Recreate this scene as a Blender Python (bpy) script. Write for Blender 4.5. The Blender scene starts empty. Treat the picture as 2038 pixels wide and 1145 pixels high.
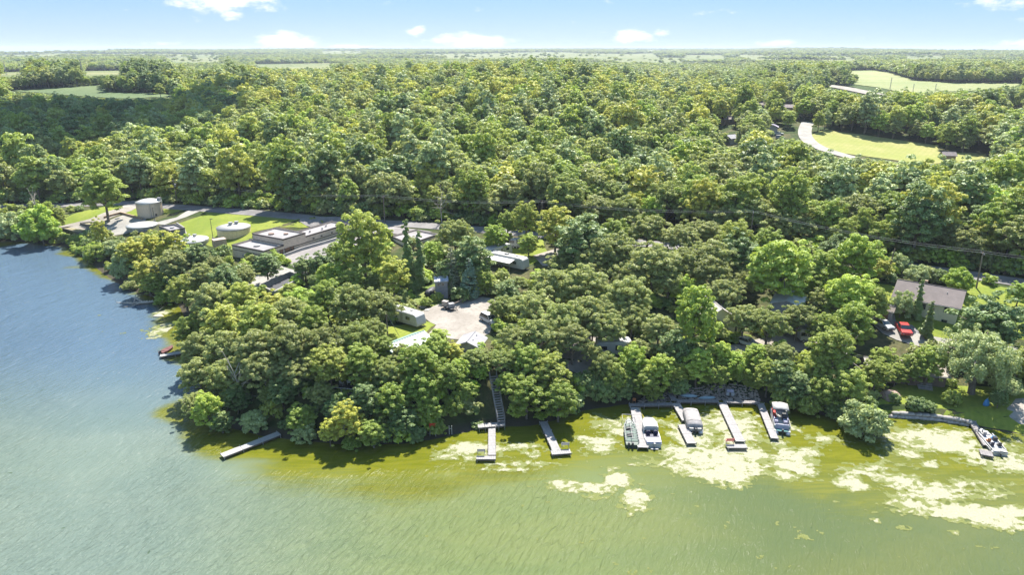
import bpy, bmesh, math, random
import numpy as np
from mathutils import Vector, Matrix
from mathutils.bvhtree import BVHTree

C = bpy.context.scene.collection
SC = bpy.context.scene
R = math.radians

# ------------------------------------------------------------------ camera
CAM_H, PITCH, FPX = 56.0, R(19.3), 1359.0
cam_data = bpy.data.cameras.new('camera')
cam_data.sensor_width = 36.0
cam_data.lens = 36.0 * FPX / 2038.0
cam_data.clip_start, cam_data.clip_end = 1.0, 40000.0
cam = bpy.data.objects.new('camera', cam_data)
cam.location = (0, 0, CAM_H)
cam.rotation_euler = (R(90) - PITCH, 0, 0)
C.objects.link(cam)
SC.camera = cam

# ------------------------------------------------------------------ sun and sky
SUN_EL, SUN_X, SUN_Y = R(54), 0.22, 0.975        # the sun stands behind the scene, slightly right
sun_vec = Vector((SUN_X, SUN_Y, 0)).normalized() * math.cos(SUN_EL) + Vector((0, 0, math.sin(SUN_EL)))
sun_data = bpy.data.lights.new('sun', 'SUN')
sun_data.energy, sun_data.angle, sun_data.color = 4.0, R(0.53), (1.0, 0.955, 0.88)
sun = bpy.data.objects.new('sun', sun_data)
sun.rotation_euler = (-sun_vec).to_track_quat('-Z', 'Y').to_euler()
sun.location = sun_vec * 300
C.objects.link(sun)

world = bpy.data.worlds.new('World')
SC.world = world
world.use_nodes = True
SC.view_settings.view_transform = 'Standard'
SC.view_settings.look = 'None'
SC.view_settings.gamma = 1.0
SC.view_settings.use_curve_mapping = False
SC.view_settings.exposure = 1.78
SKY_STRENGTH = 0.046
cy = SC.cycles
cy.max_bounces, cy.diffuse_bounces, cy.glossy_bounces, cy.transmission_bounces = 8, 6, 2, 4
cy.transparent_max_bounces, cy.volume_bounces = 6, 0
cy.caustics_reflective = cy.caustics_refractive = False
cy.sample_clamp_indirect, cy.sample_clamp_direct = 4.0, 1.6


class NT:
    """small helper to write node trees"""
    def __init__(s, tree):
        s.t = tree
        tree.nodes.clear()

    def n(s, kind, **kw):
        nd = s.t.nodes.new(kind)
        for k, v in kw.items():
            if k.startswith('i_'):
                key = k[2:]
                key = int(key) if key.isdigit() else key.replace('_', ' ')
                s.put(nd.inputs[key], v)
            else:
                setattr(nd, k, v)
        return nd

    def put(s, sock, v):
        if isinstance(v, bpy.types.NodeSocket):
            s.t.links.new(v, sock)
        else:
            if sock.type == 'RGBA' and len(v) == 3:
                v = (*v, 1)
            sock.default_value = v

    def m(s, op, a, b=None, c=None, clamp=False):
        nd = s.t.nodes.new('ShaderNodeMath')
        nd.operation, nd.use_clamp = op, clamp
        for i, v in enumerate((a, b, c)):
            if v is not None:
                s.put(nd.inputs[i], v)
        return nd.outputs[0]

    def mix(s, f, a, b, blend='MIX'):
        nd = s.t.nodes.new('ShaderNodeMix')
        nd.data_type, nd.blend_type = 'RGBA', blend
        s.put(nd.inputs[0], f)
        s.put(nd.inputs[6], a)
        s.put(nd.inputs[7], b)
        return nd.outputs[2]

    def noise(s, vec, scale, detail=4, rough=0.55, dist=0.0):
        nd = s.n('ShaderNodeTexNoise')
        nd.inputs['Scale'].default_value = scale
        nd.inputs['Detail'].default_value = detail
        nd.inputs['Roughness'].default_value = rough
        nd.inputs['Distortion'].default_value = dist
        if vec is not None:
            s.t.links.new(vec, nd.inputs['Vector'])
        return nd.outputs[0]

    def ramp(s, fac, lo, hi):
        nd = s.n('ShaderNodeMapRange')
        nd.interpolation_type = 'SMOOTHSTEP'
        s.put(nd.inputs[0], fac)
        nd.inputs[1].default_value, nd.inputs[2].default_value = lo, hi
        return nd.outputs[0]

    def mapping(s, vec, scale=(1, 1, 1), rot=(0, 0, 0)):
        nd = s.n('ShaderNodeMapping')
        nd.inputs['Scale'].default_value, nd.inputs['Rotation'].default_value = scale, rot
        s.t.links.new(vec, nd.inputs[0])
        return nd.outputs[0]


def build_world():
    t = NT(world.node_tree)
    sky = t.n('ShaderNodeTexSky', sky_type='NISHITA', sun_disc=False, sun_elevation=SUN_EL,
              sun_rotation=math.atan2(SUN_X, SUN_Y), altitude=300, air_density=1.25, dust_density=0.1, ozone_density=2.2)
    co = t.n('ShaderNodeTexCoord').outputs['Generated']
    sep = t.n('ShaderNodeSeparateXYZ', i_0=co)
    x, y, z = sep.outputs
    az = t.m('ARCTAN2', x, y)
    el = t.m('ARCSINE', z)
    # clouds: patches in azimuth / elevation, broken up by noise; (az, el, half width, half height, weight), in degrees
    blobs = [(-21.5, 3.8, 4.6, 1.2, 1.12), (-25, 4.2, 2, .6, .8), (-20.8, 2.3, 0.9, 0.4, .8), (-17.5, .55, 2.2, .65, 1.05), (-12.5, .15, 2.2, .22, .8), (-7.4, 1.3, 0.8, 0.36, .95), (-2.8, .6, 3.2, .5, 1.12),
             (9.2, .95, 1.9, .5, .95), (11.7, 1.2, .8, .32, .95), (7.4, 3.5, .8, .35, .7), (25.6, .9, 1.5, .6, .5), (35.5, .3, 3.0, .3, .8),
             (33.5, 3.0, 3.0, .8, .62), (36, 1.8, 2.0, .4, .55), (-33.5, 2.2, .7, .12, .5), (-9.5, 3.3, .8, .25, .5), (-30, 3.4, 1.6, .25, .42), (-2, 3.0, 2.4, .35, .42), (16, 2.6, 2.2, .3, .45), (20, .4, 2.4, .3, .75), (-26, .35, 1.6, .2, .6), (29, 3.4, 2.0, .7, .45), (4.6, 2.0, .9, .5, .45), (-55, 6, 9, 2, .9), (60, 8, 10, 2.5, .8), (-100, 12, 14, 4, .9),
             (110, 14, 14, 4, .8), (170, 10, 18, 3, .9)]
    comb = t.n('ShaderNodeCombineXYZ')
    t.put(comb.inputs[0], t.m('MULTIPLY', az, 1.0))
    t.put(comb.inputs[1], t.m('MULTIPLY', el, 2.2))
    nz = t.noise(comb.outputs[0], 34, 7, 0.62)
    nz2 = t.noise(comb.outputs[0], 9, 4, 0.5)
    total = None
    for a, e, wa, we, k in blobs:
        u = t.m('MULTIPLY', t.m('SUBTRACT', az, R(a)), 1 / R(wa))
        v = t.m('MULTIPLY', t.m('SUBTRACT', el, R(e)), 1 / R(we))
        r2 = t.m('ADD', t.m('MULTIPLY', u, u), t.m('MULTIPLY', v, v))
        g = t.m('MULTIPLY', t.m('EXPONENT', t.m('MULTIPLY', r2, -0.7)), k)
        total = g if total is None else t.m('MAXIMUM', total, g)
    dens = t.m('ADD', total, t.m('MULTIPLY', t.m('SUBTRACT', nz, 0.5), 1.7))
    dens = t.m('ADD', dens, t.m('MULTIPLY', t.m('SUBTRACT', nz2, 0.5), 0.7))
    mask = t.m('MULTIPLY', t.ramp(dens, 0.42, 1.0), 0.95)
    # clear blue summer sky, paling towards the horizon, over the physical sky
    lo = t.mix(t.ramp(el, -0.02, 0.075), (4.0, 5.35, 7.1), (2.3, 4.1, 6.9))
    grad = t.mix(t.ramp(el, 0.06, 1.3), lo, (2.3, 3.8, 6.1))
    grad = t.mix(t.m('MULTIPLY', t.ramp(az, 0.1, 0.75), 0.5), grad, t.mix(1.0, grad, (0.72, 0.88, 1.0), 'MULTIPLY'))
    base = t.mix(0.12, grad, sky.outputs[0])
    col = t.mix(mask, base, (8.0, 8.1, 8.3))
    bg = t.n('ShaderNodeBackground', i_Color=col, i_Strength=SKY_STRENGTH)
    out = t.n('ShaderNodeOutputWorld')
    t.t.links.new(bg.outputs[0], out.inputs[0])


build_world()

# ------------------------------------------------------------------ picture geometry -> places on the ground
cp, sp_ = math.cos(PITCH), math.sin(PITCH)


def ray(px, py):
    a, b = (px - 1019.0) / FPX, (572.5 - py) / FPX
    return np.array([a, cp + b * sp_, -sp_ + b * cp])


def on_plane(px, py, z=0.0):
    d = ray(px, py)
    t = (z - CAM_H) / d[2]
    return np.array([d[0] * t, d[1] * t, z])


def sm(t):
    t = np.clip(t, 0, 1)
    return t * t * (3 - 2 * t)


def vnoise(x, y, seed=0):
    xi, yi = np.floor(x).astype(np.int64), np.floor(y).astype(np.int64)
    fx, fy = x - xi, y - yi
    fx, fy = fx * fx * (3 - 2 * fx), fy * fy * (3 - 2 * fy)

    def h(i, j):
        v = (i * 374761393 + j * 668265263 + seed * 1274126177) & 0x7fffffff
        v = ((v ^ (v >> 13)) * 1274126177) & 0x7fffffff
        return ((v ^ (v >> 16)) & 0xffff) / 65535.0
    return (h(xi, yi) * (1 - fx) + h(xi + 1, yi) * fx) * (1 - fy) + (h(xi, yi + 1) * (1 - fx) + h(xi + 1, yi + 1) * fx) * fy


def fbm(x, y, seed=0, octv=4, gain=0.5):
    a, s, tot = 1.0, 0.0, 0.0
    for o in range(octv):
        s = s + a * vnoise(x * 2 ** o + 17.3 * o, y * 2 ** o - 9.1 * o, seed + o)
        tot += a
        a *= gain
    return s / tot


def in_poly(x, y, P):
    x, y = np.asarray(x, float), np.asarray(y, float)
    c = np.zeros(x.shape, bool)
    for (x0, y0), (x1, y1) in zip(P, np.roll(P, -1, 0)):
        k = (y0 > y) != (y1 > y)
        xx = (x1 - x0) * (y - y0) / ((y1 - y0) if y1 != y0 else 1e-9) + x0
        c ^= k & (x < xx)
    return c


# shoreline, read from the picture on the water level; each point carries bank height and bank width
SHORE_PX = [(0, 482, 1.5, 6), (60, 480, 1.5, 6), (130, 492, 1.5, 7), (168, 515, 1.5, 6), (205, 545, 1.8, 6), (255, 578, 2.2, 6), (305, 592, 2.5, 6), (355, 606, 3, 6),
            (372, 640, 4, 7), (368, 675, 5, 8), (400, 705, 5.5, 8), (420, 760, 5.5, 9), (425, 812, 5.5, 9), (455, 852, 5.5, 9), (520, 868, 5.5, 9), (600, 878, 5.5, 9), (700, 886, 5.5, 9),
            (800, 884, 5.5, 10), (870, 874, 5.5, 10), (950, 856, 5.5, 10), (1000, 850, 5.5, 10), (1060, 848, 5.5, 10), (1110, 836, 5.5, 10), (1160, 818, 5.5, 9), (1255, 804, 5, 9),
            (1340, 800, 4.6, 9), (1430, 798, 4.6, 9), (1510, 800, 4.4, 9), (1590, 815, 4, 9), (1680, 838, 3, 8), (1745, 836, 1.6, 3), (1775, 830, 1.2, 1), (1850, 834, 1.2, 1), (1925, 846, 1.2, 1.5),
            (1975, 856, 1.4, 4), (2038, 866, 1.5, 5)]
SH = np.array([[*on_plane(a, b)[:2], h, w] for a, b, h, w in SHORE_PX])
SH = np.vstack([[[-3000, 420, 1.5, 6], [-700, 260, 1.5, 6], [-300, 215, 1.5, 6]], SH, [[100, 84, 1.5, 6], [160, 70, 1.5, 6], [300, 52, 2, 8], [700, 60, 2, 8], [3000, -100, 2, 8]]])
LAND = np.vstack([SH[:, :2], [[3000, 30000], [-3000, 30000]]])


def shore(x, y):
    """signed distance to the shoreline (positive on land), bank height and bank width there"""
    x, y = np.asarray(x, float), np.asarray(y, float)
    best = np.full(x.shape, 1e9)
    bh, bw = np.zeros(x.shape), np.zeros(x.shape)
    for p, q in zip(SH[:-1], SH[1:]):
        ex, ey = q[0] - p[0], q[1] - p[1]
        t = np.clip(((x - p[0]) * ex + (y - p[1]) * ey) / (ex * ex + ey * ey), 0, 1)
        d = np.hypot(x - p[0] - t * ex, y - p[1] - t * ey)
        k = d < best
        best = np.where(k, d, best)
        bh = np.where(k, p[2] + t * (q[2] - p[2]), bh)
        bw = np.where(k, p[3] + t * (q[3] - p[3]), bw)
    inside = in_poly(x, y, LAND)
    return np.where(inside, best, -best), bh, bw


def z_road(x):
    return 5.0 + 3.0 * sm((np.asarray(x, float) + 150) / 110)


ROAD_PX = [(262, 404), (330, 411), (400, 416), (500, 424), (620, 435), (760, 444), (870, 451), (1000, 462), (1200, 478), (1400, 496), (1600, 514), (1760, 527), (1830, 534), (1930, 548), (2038, 566)]
_r = []
for a, b in ROAD_PX:
    P = on_plane(a, b, 6)
    for _ in range(5):
        P = on_plane(a, b, float(z_road(P[0])))
    _r.append(P[:2])
RD = np.array(_r)
RD = np.vstack([[[-900, 300], [-300, 240], [-180, 228]], RD, [[140, 132], [220, 108], [600, 40]]])


def y_road(x):
    return np.interp(x, RD[:, 0], RD[:, 1])


def height(x, y):
    x, y = np.asarray(x, float), np.asarray(y, float)
    d, bh, bw = shore(x, y)
    zr = z_road(x)
    s = y - y_road(x)
    z = bh * sm(d / bw) + (zr - bh) * sm((55 + s) / 50) * sm(d / 20)
    lawn = sm((x - 75) / 10) * sm((125 - y) / 20)
    # the wooded hill behind the road
    u = x / np.maximum(y, 1)
    flank = sm((u + 0.50) / 0.11) * (1 - 0.85 * sm((u - 0.07) / 0.2))
    hill = 18.0 * flank * sm((s - 6) / 400) * (1 - 0.7 * sm((y - 650) / 420))
    knoll = 6.0 * (fbm(x / 140, y / 140, 5, 3) - 0.5) * sm(s / 160) * (1 - sm((y - 900) / 400))
    far = 33.0 * sm((y - 1500) / 6500) + 16.0 * (fbm(x / 1500 + 3, y / 900, 9, 4) - 0.5) * sm((y - 900) / 1500)
    # slopes that face the lake: the meadow bank, the crop terrace on the left and the pale field on the right
    meadow = 9.0 * sm((y - 290) / 120) * sm((x - 85) / 70) * (1 - sm((y - 430) / 160))
    left = sm((-0.43 - u) / 0.07)
    terrace = (12.0 * sm((y - 430) / 110) + 8.0 * sm((y - 540) / 220)) * left * (1 - .5 * sm((y - 800) / 300))
    pale = 11.0 * sm((y - 520) / 280) * sm((u - 0.30) / 0.1)
    z = z + np.where(s > 0, hill + knoll + meadow + terrace + pale, 0) + far
    # the plant stands on ground cut level into the slope
    pu, pv = .5 * (x + 62.9) + .866 * (y - 166.2), -.866 * (x + 62.9) + .5 * (y - 166.2)
    pad = sm((pu + 6) / 5) * sm((36 - pu) / 4) * sm((pv + 12) / 5) * sm((18 - pv) / 5)
    z = z + pad * (np.minimum(z, 4.5 + .045 * np.clip(pu, 0, 32)) - z)
    bed = -0.12 * np.minimum(-d, 18)
    z = np.where(d > 0, np.maximum(z, 0.02), bed)
    return z + 0.25 * (fbm(x / 7, y / 7, 2, 3) - 0.5) * sm(d / 6)


_T = np.geomspace(45, 12000, 2600)


def ground_hit(px, py, lift=0.0, lift_per_t=0.0, tmin=45):
    """point where the line of sight meets the ground raised by lift + lift_per_t * distance"""
    d = ray(px, py)
    T = _T[_T >= tmin]
    g = CAM_H + d[2] * T - height(d[0] * T, d[1] * T) - lift - lift_per_t * T
    k = np.nonzero(g < 0)[0]
    if len(k) == 0 or k[0] == 0:
        return None
    i = k[0]
    t = T[i - 1] + (T[i] - T[i - 1]) * g[i - 1] / (g[i - 1] - g[i])
    return np.array([d[0] * t, d[1] * t, CAM_H + d[2] * t]), t


def at(px, py, lift=0.0):
    r = ground_hit(px, py, lift)
    return Vector(r[0])


def gz(x, y):
    return float(height(np.array([x]), np.array([y]))[0])


# ------------------------------------------------------------------ object helpers
def link(o, parent=None):
    C.objects.link(o)
    if parent is not None:
        o.parent = parent
    return o


def tag(o, label=None, cat=None, group=None, kind=None):
    if label: o['label'] = label
    if cat: o['category'] = cat
    if group: o['group'] = group
    if kind: o['kind'] = kind
    return o


def thing(name, label, cat, loc=(0, 0, 0), rz=0.0, group=None):
    o = bpy.data.objects.new(name, None)
    o.empty_display_size = 0.3
    o.location, o.rotation_euler = loc, (0, 0, rz)
    link(o)
    return tag(o, label, cat, group)


class MB:
    """collects shapes, then becomes ONE mesh object"""
    def __init__(s):
        s.v, s.f = [], []

    def add(s, v, f):
        b = len(s.v)
        s.v += [tuple(p) for p in v]
        s.f += [tuple(b + i for i in q) for q in f]
        return s

    def box(s, cx, cy_, z0, sx, sy, sz, rz=0.0, taper=1.0):
        c, n = math.cos(rz), math.sin(rz)
        v = []
        for zz, k in ((z0, 1.0), (z0 + sz, taper)):
            for a, b in ((-.5, -.5), (.5, -.5), (.5, .5), (-.5, .5)):
                x, y = a * sx * k, b * sy * k
                v.append((cx + x * c - y * n, cy_ + x * n + y * c, zz))
        return s.add(v, [(3, 2, 1, 0), (4, 5, 6, 7), (0, 1, 5, 4), (1, 2, 6, 5), (2, 3, 7, 6), (3, 0, 4, 7)])

    def tube(s, pts, r, n=6, cap=True):
        pts = [Vector(p) for p in pts]
        rs = r if isinstance(r, (list, tuple)) else [r] * len(pts)
        v, f = [], []
        for i, p in enumerate(pts):
            d = (pts[min(i + 1, len(pts) - 1)] - pts[max(i - 1, 0)]).normalized()
            a = d.orthogonal().normalized() if abs(d.z) > .9 else d.cross(Vector((0, 0, 1))).normalized()
            b = d.cross(a)
            for k in range(n):
                t = 2 * math.pi * k / n
                v.append(p + (a * math.cos(t) + b * math.sin(t)) * rs[i])
        for i in range(len(pts) - 1):
            for k in range(n):
                k2 = (k + 1) % n
                f.append((i * n + k, i * n + k2, (i + 1) * n + k2, (i + 1) * n + k))
        if cap:
            f.append(tuple(range(n))[::-1])
            f.append(tuple((len(pts) - 1) * n + k for k in range(n)))
        return s.add(v, f)

    def lathe(s, cx, cy_, prof, n=24, top=True, bottom=False, a0=0, a1=360, sx=1.0, sy=1.0):
        v, f = [], []
        full = abs(a1 - a0) >= 360
        m = n if full else n + 1
        for r, z in prof:
            for k in range(m):
                t = R(a0 + (a1 - a0) * k / n)
                v.append((cx + r * math.cos(t) * sx, cy_ + r * math.sin(t) * sy, z))
        for i in range(len(prof) - 1):
            for k in range(n):
                k2 = (k + 1) % m
                f.append((i * m + k, i * m + k2, (i + 1) * m + k2, (i + 1) * m + k))
        if top: f.append(tuple((len(prof) - 1) * m + k for k in range(m)))
        if bottom: f.append(tuple(range(m))[::-1])
        return s.add(v, f)

    def prism(s, poly, z0, z1):
        """vertical prism over a polygon (x, y), counter-clockwise"""
        n = len(poly)
        z0s = z0 if isinstance(z0, (list, tuple)) else [z0] * n
        z1s = z1 if isinstance(z1, (list, tuple)) else [z1] * n
        v = [(p[0], p[1], a) for p, a in zip(poly, z0s)] + [(p[0], p[1], a) for p, a in zip(poly, z1s)]
        f = [tuple(range(n))[::-1], tuple(range(n, 2 * n))] + [(i, (i + 1) % n, n + (i + 1) % n, n + i) for i in range(n)]
        return s.add(v, f)

    def loft(s, secs, cap=True):
        """skin through rings of equal size"""
        n = len(secs[0])
        v = [p for r in secs for p in r]
        f = []
        for i in range(len(secs) - 1):
            for k in range(n):
                k2 = (k + 1) % n
                f.append((i * n + k, i * n + k2, (i + 1) * n + k2, (i + 1) * n + k))
        if cap:
            f.append(tuple(range(n))[::-1])
            f.append(tuple((len(secs) - 1) * n + k for k in range(n)))
        return s.add(v, f)

    def mesh(s, name, mat=None, smooth=False):
        me = bpy.data.meshes.new(name)
        me.from_pydata([tuple(map(float, p)) for p in s.v], [], s.f)
        bm = bmesh.new()
        bm.from_mesh(me)
        bmesh.ops.recalc_face_normals(bm, faces=bm.faces)
        bm.to_mesh(me)
        bm.free()
        if mat: me.materials.append(mat)
        if smooth: me.polygons.foreach_set('use_smooth', [True] * len(me.polygons))
        return me

    def build(s, name, mat, parent=None, smooth=False, bevel=0.0):
        o = bpy.data.objects.new(name, s.mesh(name, mat, smooth))
        link(o, parent)
        if bevel:
            b = o.modifiers.new('bevel', 'BEVEL')
            b.width, b.segments, b.limit_method = bevel, 2, 'ANGLE'
        return o


def raw_mesh(name, v, quads, mat=None):
    """fast path for numpy vertex / face arrays (faces of equal size)"""
    me = bpy.data.meshes.new(name)
    v, quads = np.asarray(v, np.float32), np.asarray(quads, np.int32)
    k = quads.shape[1]
    me.vertices.add(len(v))
    me.vertices.foreach_set('co', v.ravel())
    me.loops.add(quads.size)
    me.loops.foreach_set('vertex_index', quads.ravel())
    me.polygons.add(len(quads))
    me.polygons.foreach_set('loop_start', np.arange(0, quads.size, k, dtype=np.int32))
    me.polygons.foreach_set('loop_total', np.full(len(quads), k, np.int32))
    me.update(calc_edges=True)
    if mat: me.materials.append(mat)
    return me


def grid_quads(nr, nc):
    i = np.arange((nr - 1) * (nc - 1))
    r, c = i // (nc - 1), i % (nc - 1)
    a = r * nc + c
    return np.stack([a, a + 1, a + nc + 1, a + nc], 1)


def copy_tree(o, parent=None):
    c = o.copy()
    link(c, parent)
    for ch in list(o.children):
        copy_tree(ch, c)
    return c


# ------------------------------------------------------------------ materials
MATS = {}


def mat(name, col, rough=0.7, metal=0.0, var=0.12, scale=3.0, bump=0.0, spec=0.4, grain=0.0, alpha=None):
    if name in MATS: return MATS[name]
    m = bpy.data.materials.new(name)
    m.use_nodes = True
    t = NT(m.node_tree)
    co = t.n('ShaderNodeTexCoord').outputs['Object']
    n1 = t.noise(co, scale, 5, 0.6)
    n2 = t.noise(co, scale * 0.17, 3, 0.6)
    k = t.m('ADD', t.m('MULTIPLY', n1, 0.6), t.m('MULTIPLY', n2, 0.4))
    lo = tuple(c * (1 - 1.6 * var) for c in col)
    hi = tuple(min(1, c * (1 + 1.6 * var)) for c in col)
    c = t.mix(t.ramp(k, 0.32, 0.68), lo, hi)
    if grain:
        g = t.noise(co, scale * 14, 2, 0.7)
        c = t.mix(t.ramp(g, 0.55, 0.72), c, tuple(x * (1 - grain) for x in col))
    b = t.n('ShaderNodeBsdfPrincipled', i_Base_Color=c, i_Roughness=rough, i_Metallic=metal)
    b.inputs['Specular IOR Level'].default_value = spec
    if bump:
        bp = t.n('ShaderNodeBump', i_Height=n1, i_Strength=0.6, i_Distance=bump)
        t.t.links.new(bp.outputs[0], b.inputs['Normal'])
    out = t.n('ShaderNodeOutputMaterial')
    t.t.links.new(b.outputs[0], out.inputs[0])
    MATS[name] = m
    return m


def glass_mat(name='window_glass', col=(0.02, 0.03, 0.035)):
    if name in MATS: return MATS[name]
    m = mat(name, col, rough=0.05, var=0.2, spec=0.8)
    return m
# ------------------------------------------------------------------ land cover polygons (picture -> ground)
def gpoly(pts, n_iter=0):
    return np.array([list(at(a, b))[:2] for a, b in pts])


FIELD_PX = {
    'crop': [(22, 181), (150, 173), (205, 169), (212, 184), (345, 190), (345, 194), (255, 197), (100, 187)],
    'right': [(1686, 141), (1740, 140), (1790, 151), (1828, 162), (1900, 166), (2034, 166), (2022, 173), (1930, 181), (1850, 186), (1790, 184), (1700, 168), (1700, 150)],
    'meadow': [(1608, 272), (1640, 259), (1740, 272), (1862, 290), (1872, 303), (1962, 306), (1966, 316), (1850, 327), (1740, 314), (1650, 302)],
}
FIELD_W = {k: gpoly(v) for k, v in FIELD_PX.items()}
FAR_PX = [[(0, 144), (48, 142), (52, 150), (0, 153)], [(165, 141), (245, 140), (248, 149), (170, 151)], [(505, 128), (660, 125), (662, 139), (530, 136)], [(330, 114), (438, 112), (440, 123), (350, 126)],
          [(935, 106), (1120, 104), (1230, 109), (1180, 116), (935, 117)], [(1250, 107), (1300, 105), (1310, 114), (1240, 116)], [(1362, 111), (1442, 110), (1440, 118), (1362, 119)],
          [(1470, 111), (1590, 111), (1705, 116), (1700, 122), (1500, 119)], [(1800, 112), (1880, 112), (1880, 118), (1800, 118)], [(640, 103), (720, 102), (720, 106), (640, 107)], [(2000, 210), (2038, 208), (2038, 218), (2005, 218)]]
FAR_W = []
for P in FAR_PX:
    q = []
    for a, b in P:
        r = ground_hit(a, b)
        if r is not None: q.append(r[0][:2])
    if len(q) > 2: FAR_W.append(np.array(q))


def field_cover(x, y):
    """1 where far land is open farmland"""
    f = np.zeros(np.shape(x))
    for P in FAR_W:
        f = np.maximum(f, in_poly(x, y, P))
    n = fbm(x / 1100 + 7, y / 420, 21, 3)
    strip = np.where((y > 1700) & (n > 0.49 + 0.05 * (vnoise(x / 200, y / 90, 4) - .5)), 1.0, 0.0)
    return np.maximum(f, strip)


LAWN_PX = {
    'tank': [(352, 446), (412, 427), (392, 417), (560, 429), (645, 437), (640, 448), (560, 452), (500, 464), (505, 478), (470, 500), (420, 490), (372, 470), (366, 452)],
    'treeyard': [(112, 441), (225, 408), (285, 402), (262, 412), (230, 420), (128, 462)],
    'tankyard': [(250, 420), (330, 404), (362, 408), (370, 418), (338, 426), (250, 432)],
    'rv': [(748, 672), (760, 655), (838, 640), (868, 645), (845, 665), (790, 690)],
    'camp': [(1015, 480), (1080, 478), (1092, 510), (1040, 535), (1000, 528)],
    'hedge': [(815, 580), (885, 560), (895, 600), (860, 612), (820, 604)],
    'house': [(1748, 565), (1790, 572), (1925, 585), (1935, 560), (2038, 580), (2060, 680), (1960, 672), (1900, 690), (1850, 690), (1780, 660), (1745, 640)],
    'shore': [(1740, 832), (1745, 800), (1790, 764), (1880, 768), (1990, 770), (2060, 780), (2060, 868), (1975, 854), (1925, 843), (1850, 831), (1776, 827)],
}
LAWN_W = {k: gpoly(v) for k, v in LAWN_PX.items()}
GRAVEL_PX = {
    'park': [(830, 625), (872, 607), (960, 592), (985, 596), (985, 640), (975, 664), (935, 680), (880, 672), (850, 668), (868, 648)],
    'dry': [(205, 445), (248, 428), (292, 437), (268, 462), (225, 470), (210, 462)],
    'path': [(112, 453), (180, 436), (240, 414), (262, 400), (292, 402), (262, 420), (206, 442), (190, 458), (140, 462)],
    'circle': [(2005, 815), (2022, 796), (2080, 790), (2080, 850), (2030, 846), (2010, 832)],
    'turn': [(352, 433), (300, 446), (328, 448), (372, 432), (400, 420), (378, 418)],
    'yard': [(560, 508), (690, 472), (820, 470), (860, 462), (690, 448), (640, 440), (618, 450), (700, 455), (760, 470), (640, 540), (600, 548)],
    'camp_drive': [(1060, 510), (1110, 495), (1160, 505), (1120, 530), (1080, 530)],
    'trailers': [(1040, 690), (1150, 665), (1270, 670), (1290, 700), (1250, 745), (1150, 745), (1060, 720)],
    'trailers2': [(1440, 690), (1560, 665), (1640, 640), (1680, 660), (1600, 700), (1500, 720), (1440, 715)],
    'apron': [(480, 560), (560, 530), (610, 545), (520, 590)],
}
GRAVEL_W = {k: gpoly(v) for k, v in GRAVEL_PX.items()}

# ------------------------------------------------------------------ the land: one sheet to the horizon
ys = np.concatenate([np.arange(58, 262, 1.0), 262 * 1.0175 ** np.arange(0, 222)])
ys = ys[ys < 12500]
us = np.linspace(-1, 1, 521)
us = np.sign(us) * (0.75 * np.abs(us) + 0.25 * np.abs(us) ** 2)
W = 1.35 * ys + 130
GX = us[None, :] * W[:, None]
GY = np.repeat(ys[:, None], len(us), 1)
GZ = height(GX, GY)
me = raw_mesh('ground', np.stack([GX, GY, GZ], -1).reshape(-1, 3), grid_quads(len(ys), len(us)))
at_ = me.attributes.new('field', 'FLOAT', 'POINT')
at_.data.foreach_set('value', field_cover(GX, GY).ravel().astype(np.float32))
me.polygons.foreach_set('use_smooth', [True] * len(me.polygons))
_dv = np.stack([GX, GY, GZ], -1).reshape(-1, 3)
GROUND_BVH = BVHTree.FromPolygons(_dv.tolist(), grid_quads(len(ys), len(us)).tolist())


def drop(x, y):
    h = GROUND_BVH.ray_cast(Vector((x, y, 500)), Vector((0, 0, -1)))
    return h[0].z if h[0] is not None else gz(x, y)


def ground_material():
    m = bpy.data.materials.new('ground')
    m.use_nodes = True
    t = NT(m.node_tree)
    co = t.n('ShaderNodeNewGeometry').outputs['Position']
    sep = t.n('ShaderNodeSeparateXYZ', i_0=co).outputs
    fine = t.noise(co, 0.9, 5, 0.65)
    mid = t.noise(co, 0.11, 4, 0.6)
    soil = t.mix(t.ramp(mid, 0.40, 0.62), (0.040, 0.062, 0.016), (0.105, 0.095, 0.045))
    soil = t.mix(t.ramp(fine, 0.38, 0.64), t.mix(0.5, soil, (0.02, 0.03, 0.01)), soil)
    # shore mud close to the water line
    soil = t.mix(t.ramp(sep[2], 0.1, 0.9), (0.055, 0.048, 0.032), soil)
    # far woodland floor and farmland
    big = t.noise(t.mapping(co, (1, 2.2, 1)), 0.0032, 4, 0.55)
    crop = t.mix(t.ramp(big, 0.42, 0.6), (0.115, 0.145, 0.055), (0.20, 0.205, 0.085))
    v = t.n('ShaderNodeTexVoronoi', feature='F1')
    v.inputs['Scale'].default_value = 0.0042
    t.t.links.new(t.mapping(co, (1, 1.6, 1)), v.inputs['Vector'])
    crop = t.mix(0.35, crop, t.mix(t.n('ShaderNodeSeparateColor', i_0=v.outputs['Color']).outputs[0], (0.10, 0.13, 0.05), (0.22, 0.205, 0.11)))
    fa = t.n('ShaderNodeAttribute', attribute_name='field').outputs['Fac']
    wood = t.mix(t.ramp(sep[1], 350, 900), soil, (0.045, 0.075, 0.02))
    c = t.mix(t.ramp(fa, 0.4, 0.6), wood, crop)
    b = t.n('ShaderNodeBsdfPrincipled', i_Base_Color=c, i_Roughness=0.95)
    b.inputs['Specular IOR Level'].default_value = 0.1
    bp = t.n('ShaderNodeBump', i_Height=fine, i_Strength=0.8, i_Distance=0.15)
    t.t.links.new(bp.outputs[0], b.inputs['Normal'])
    t.t.links.new(b.outputs[0], t.n('ShaderNodeOutputMaterial').inputs[0])
    return m


me.materials.append(ground_material())
ground = link(bpy.data.objects.new('ground', me))
tag(ground, 'wooded lakeshore land rising to a hill and running to the horizon', kind='structure')

from mathutils.geometry import delaunay_2d_cdt


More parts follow.
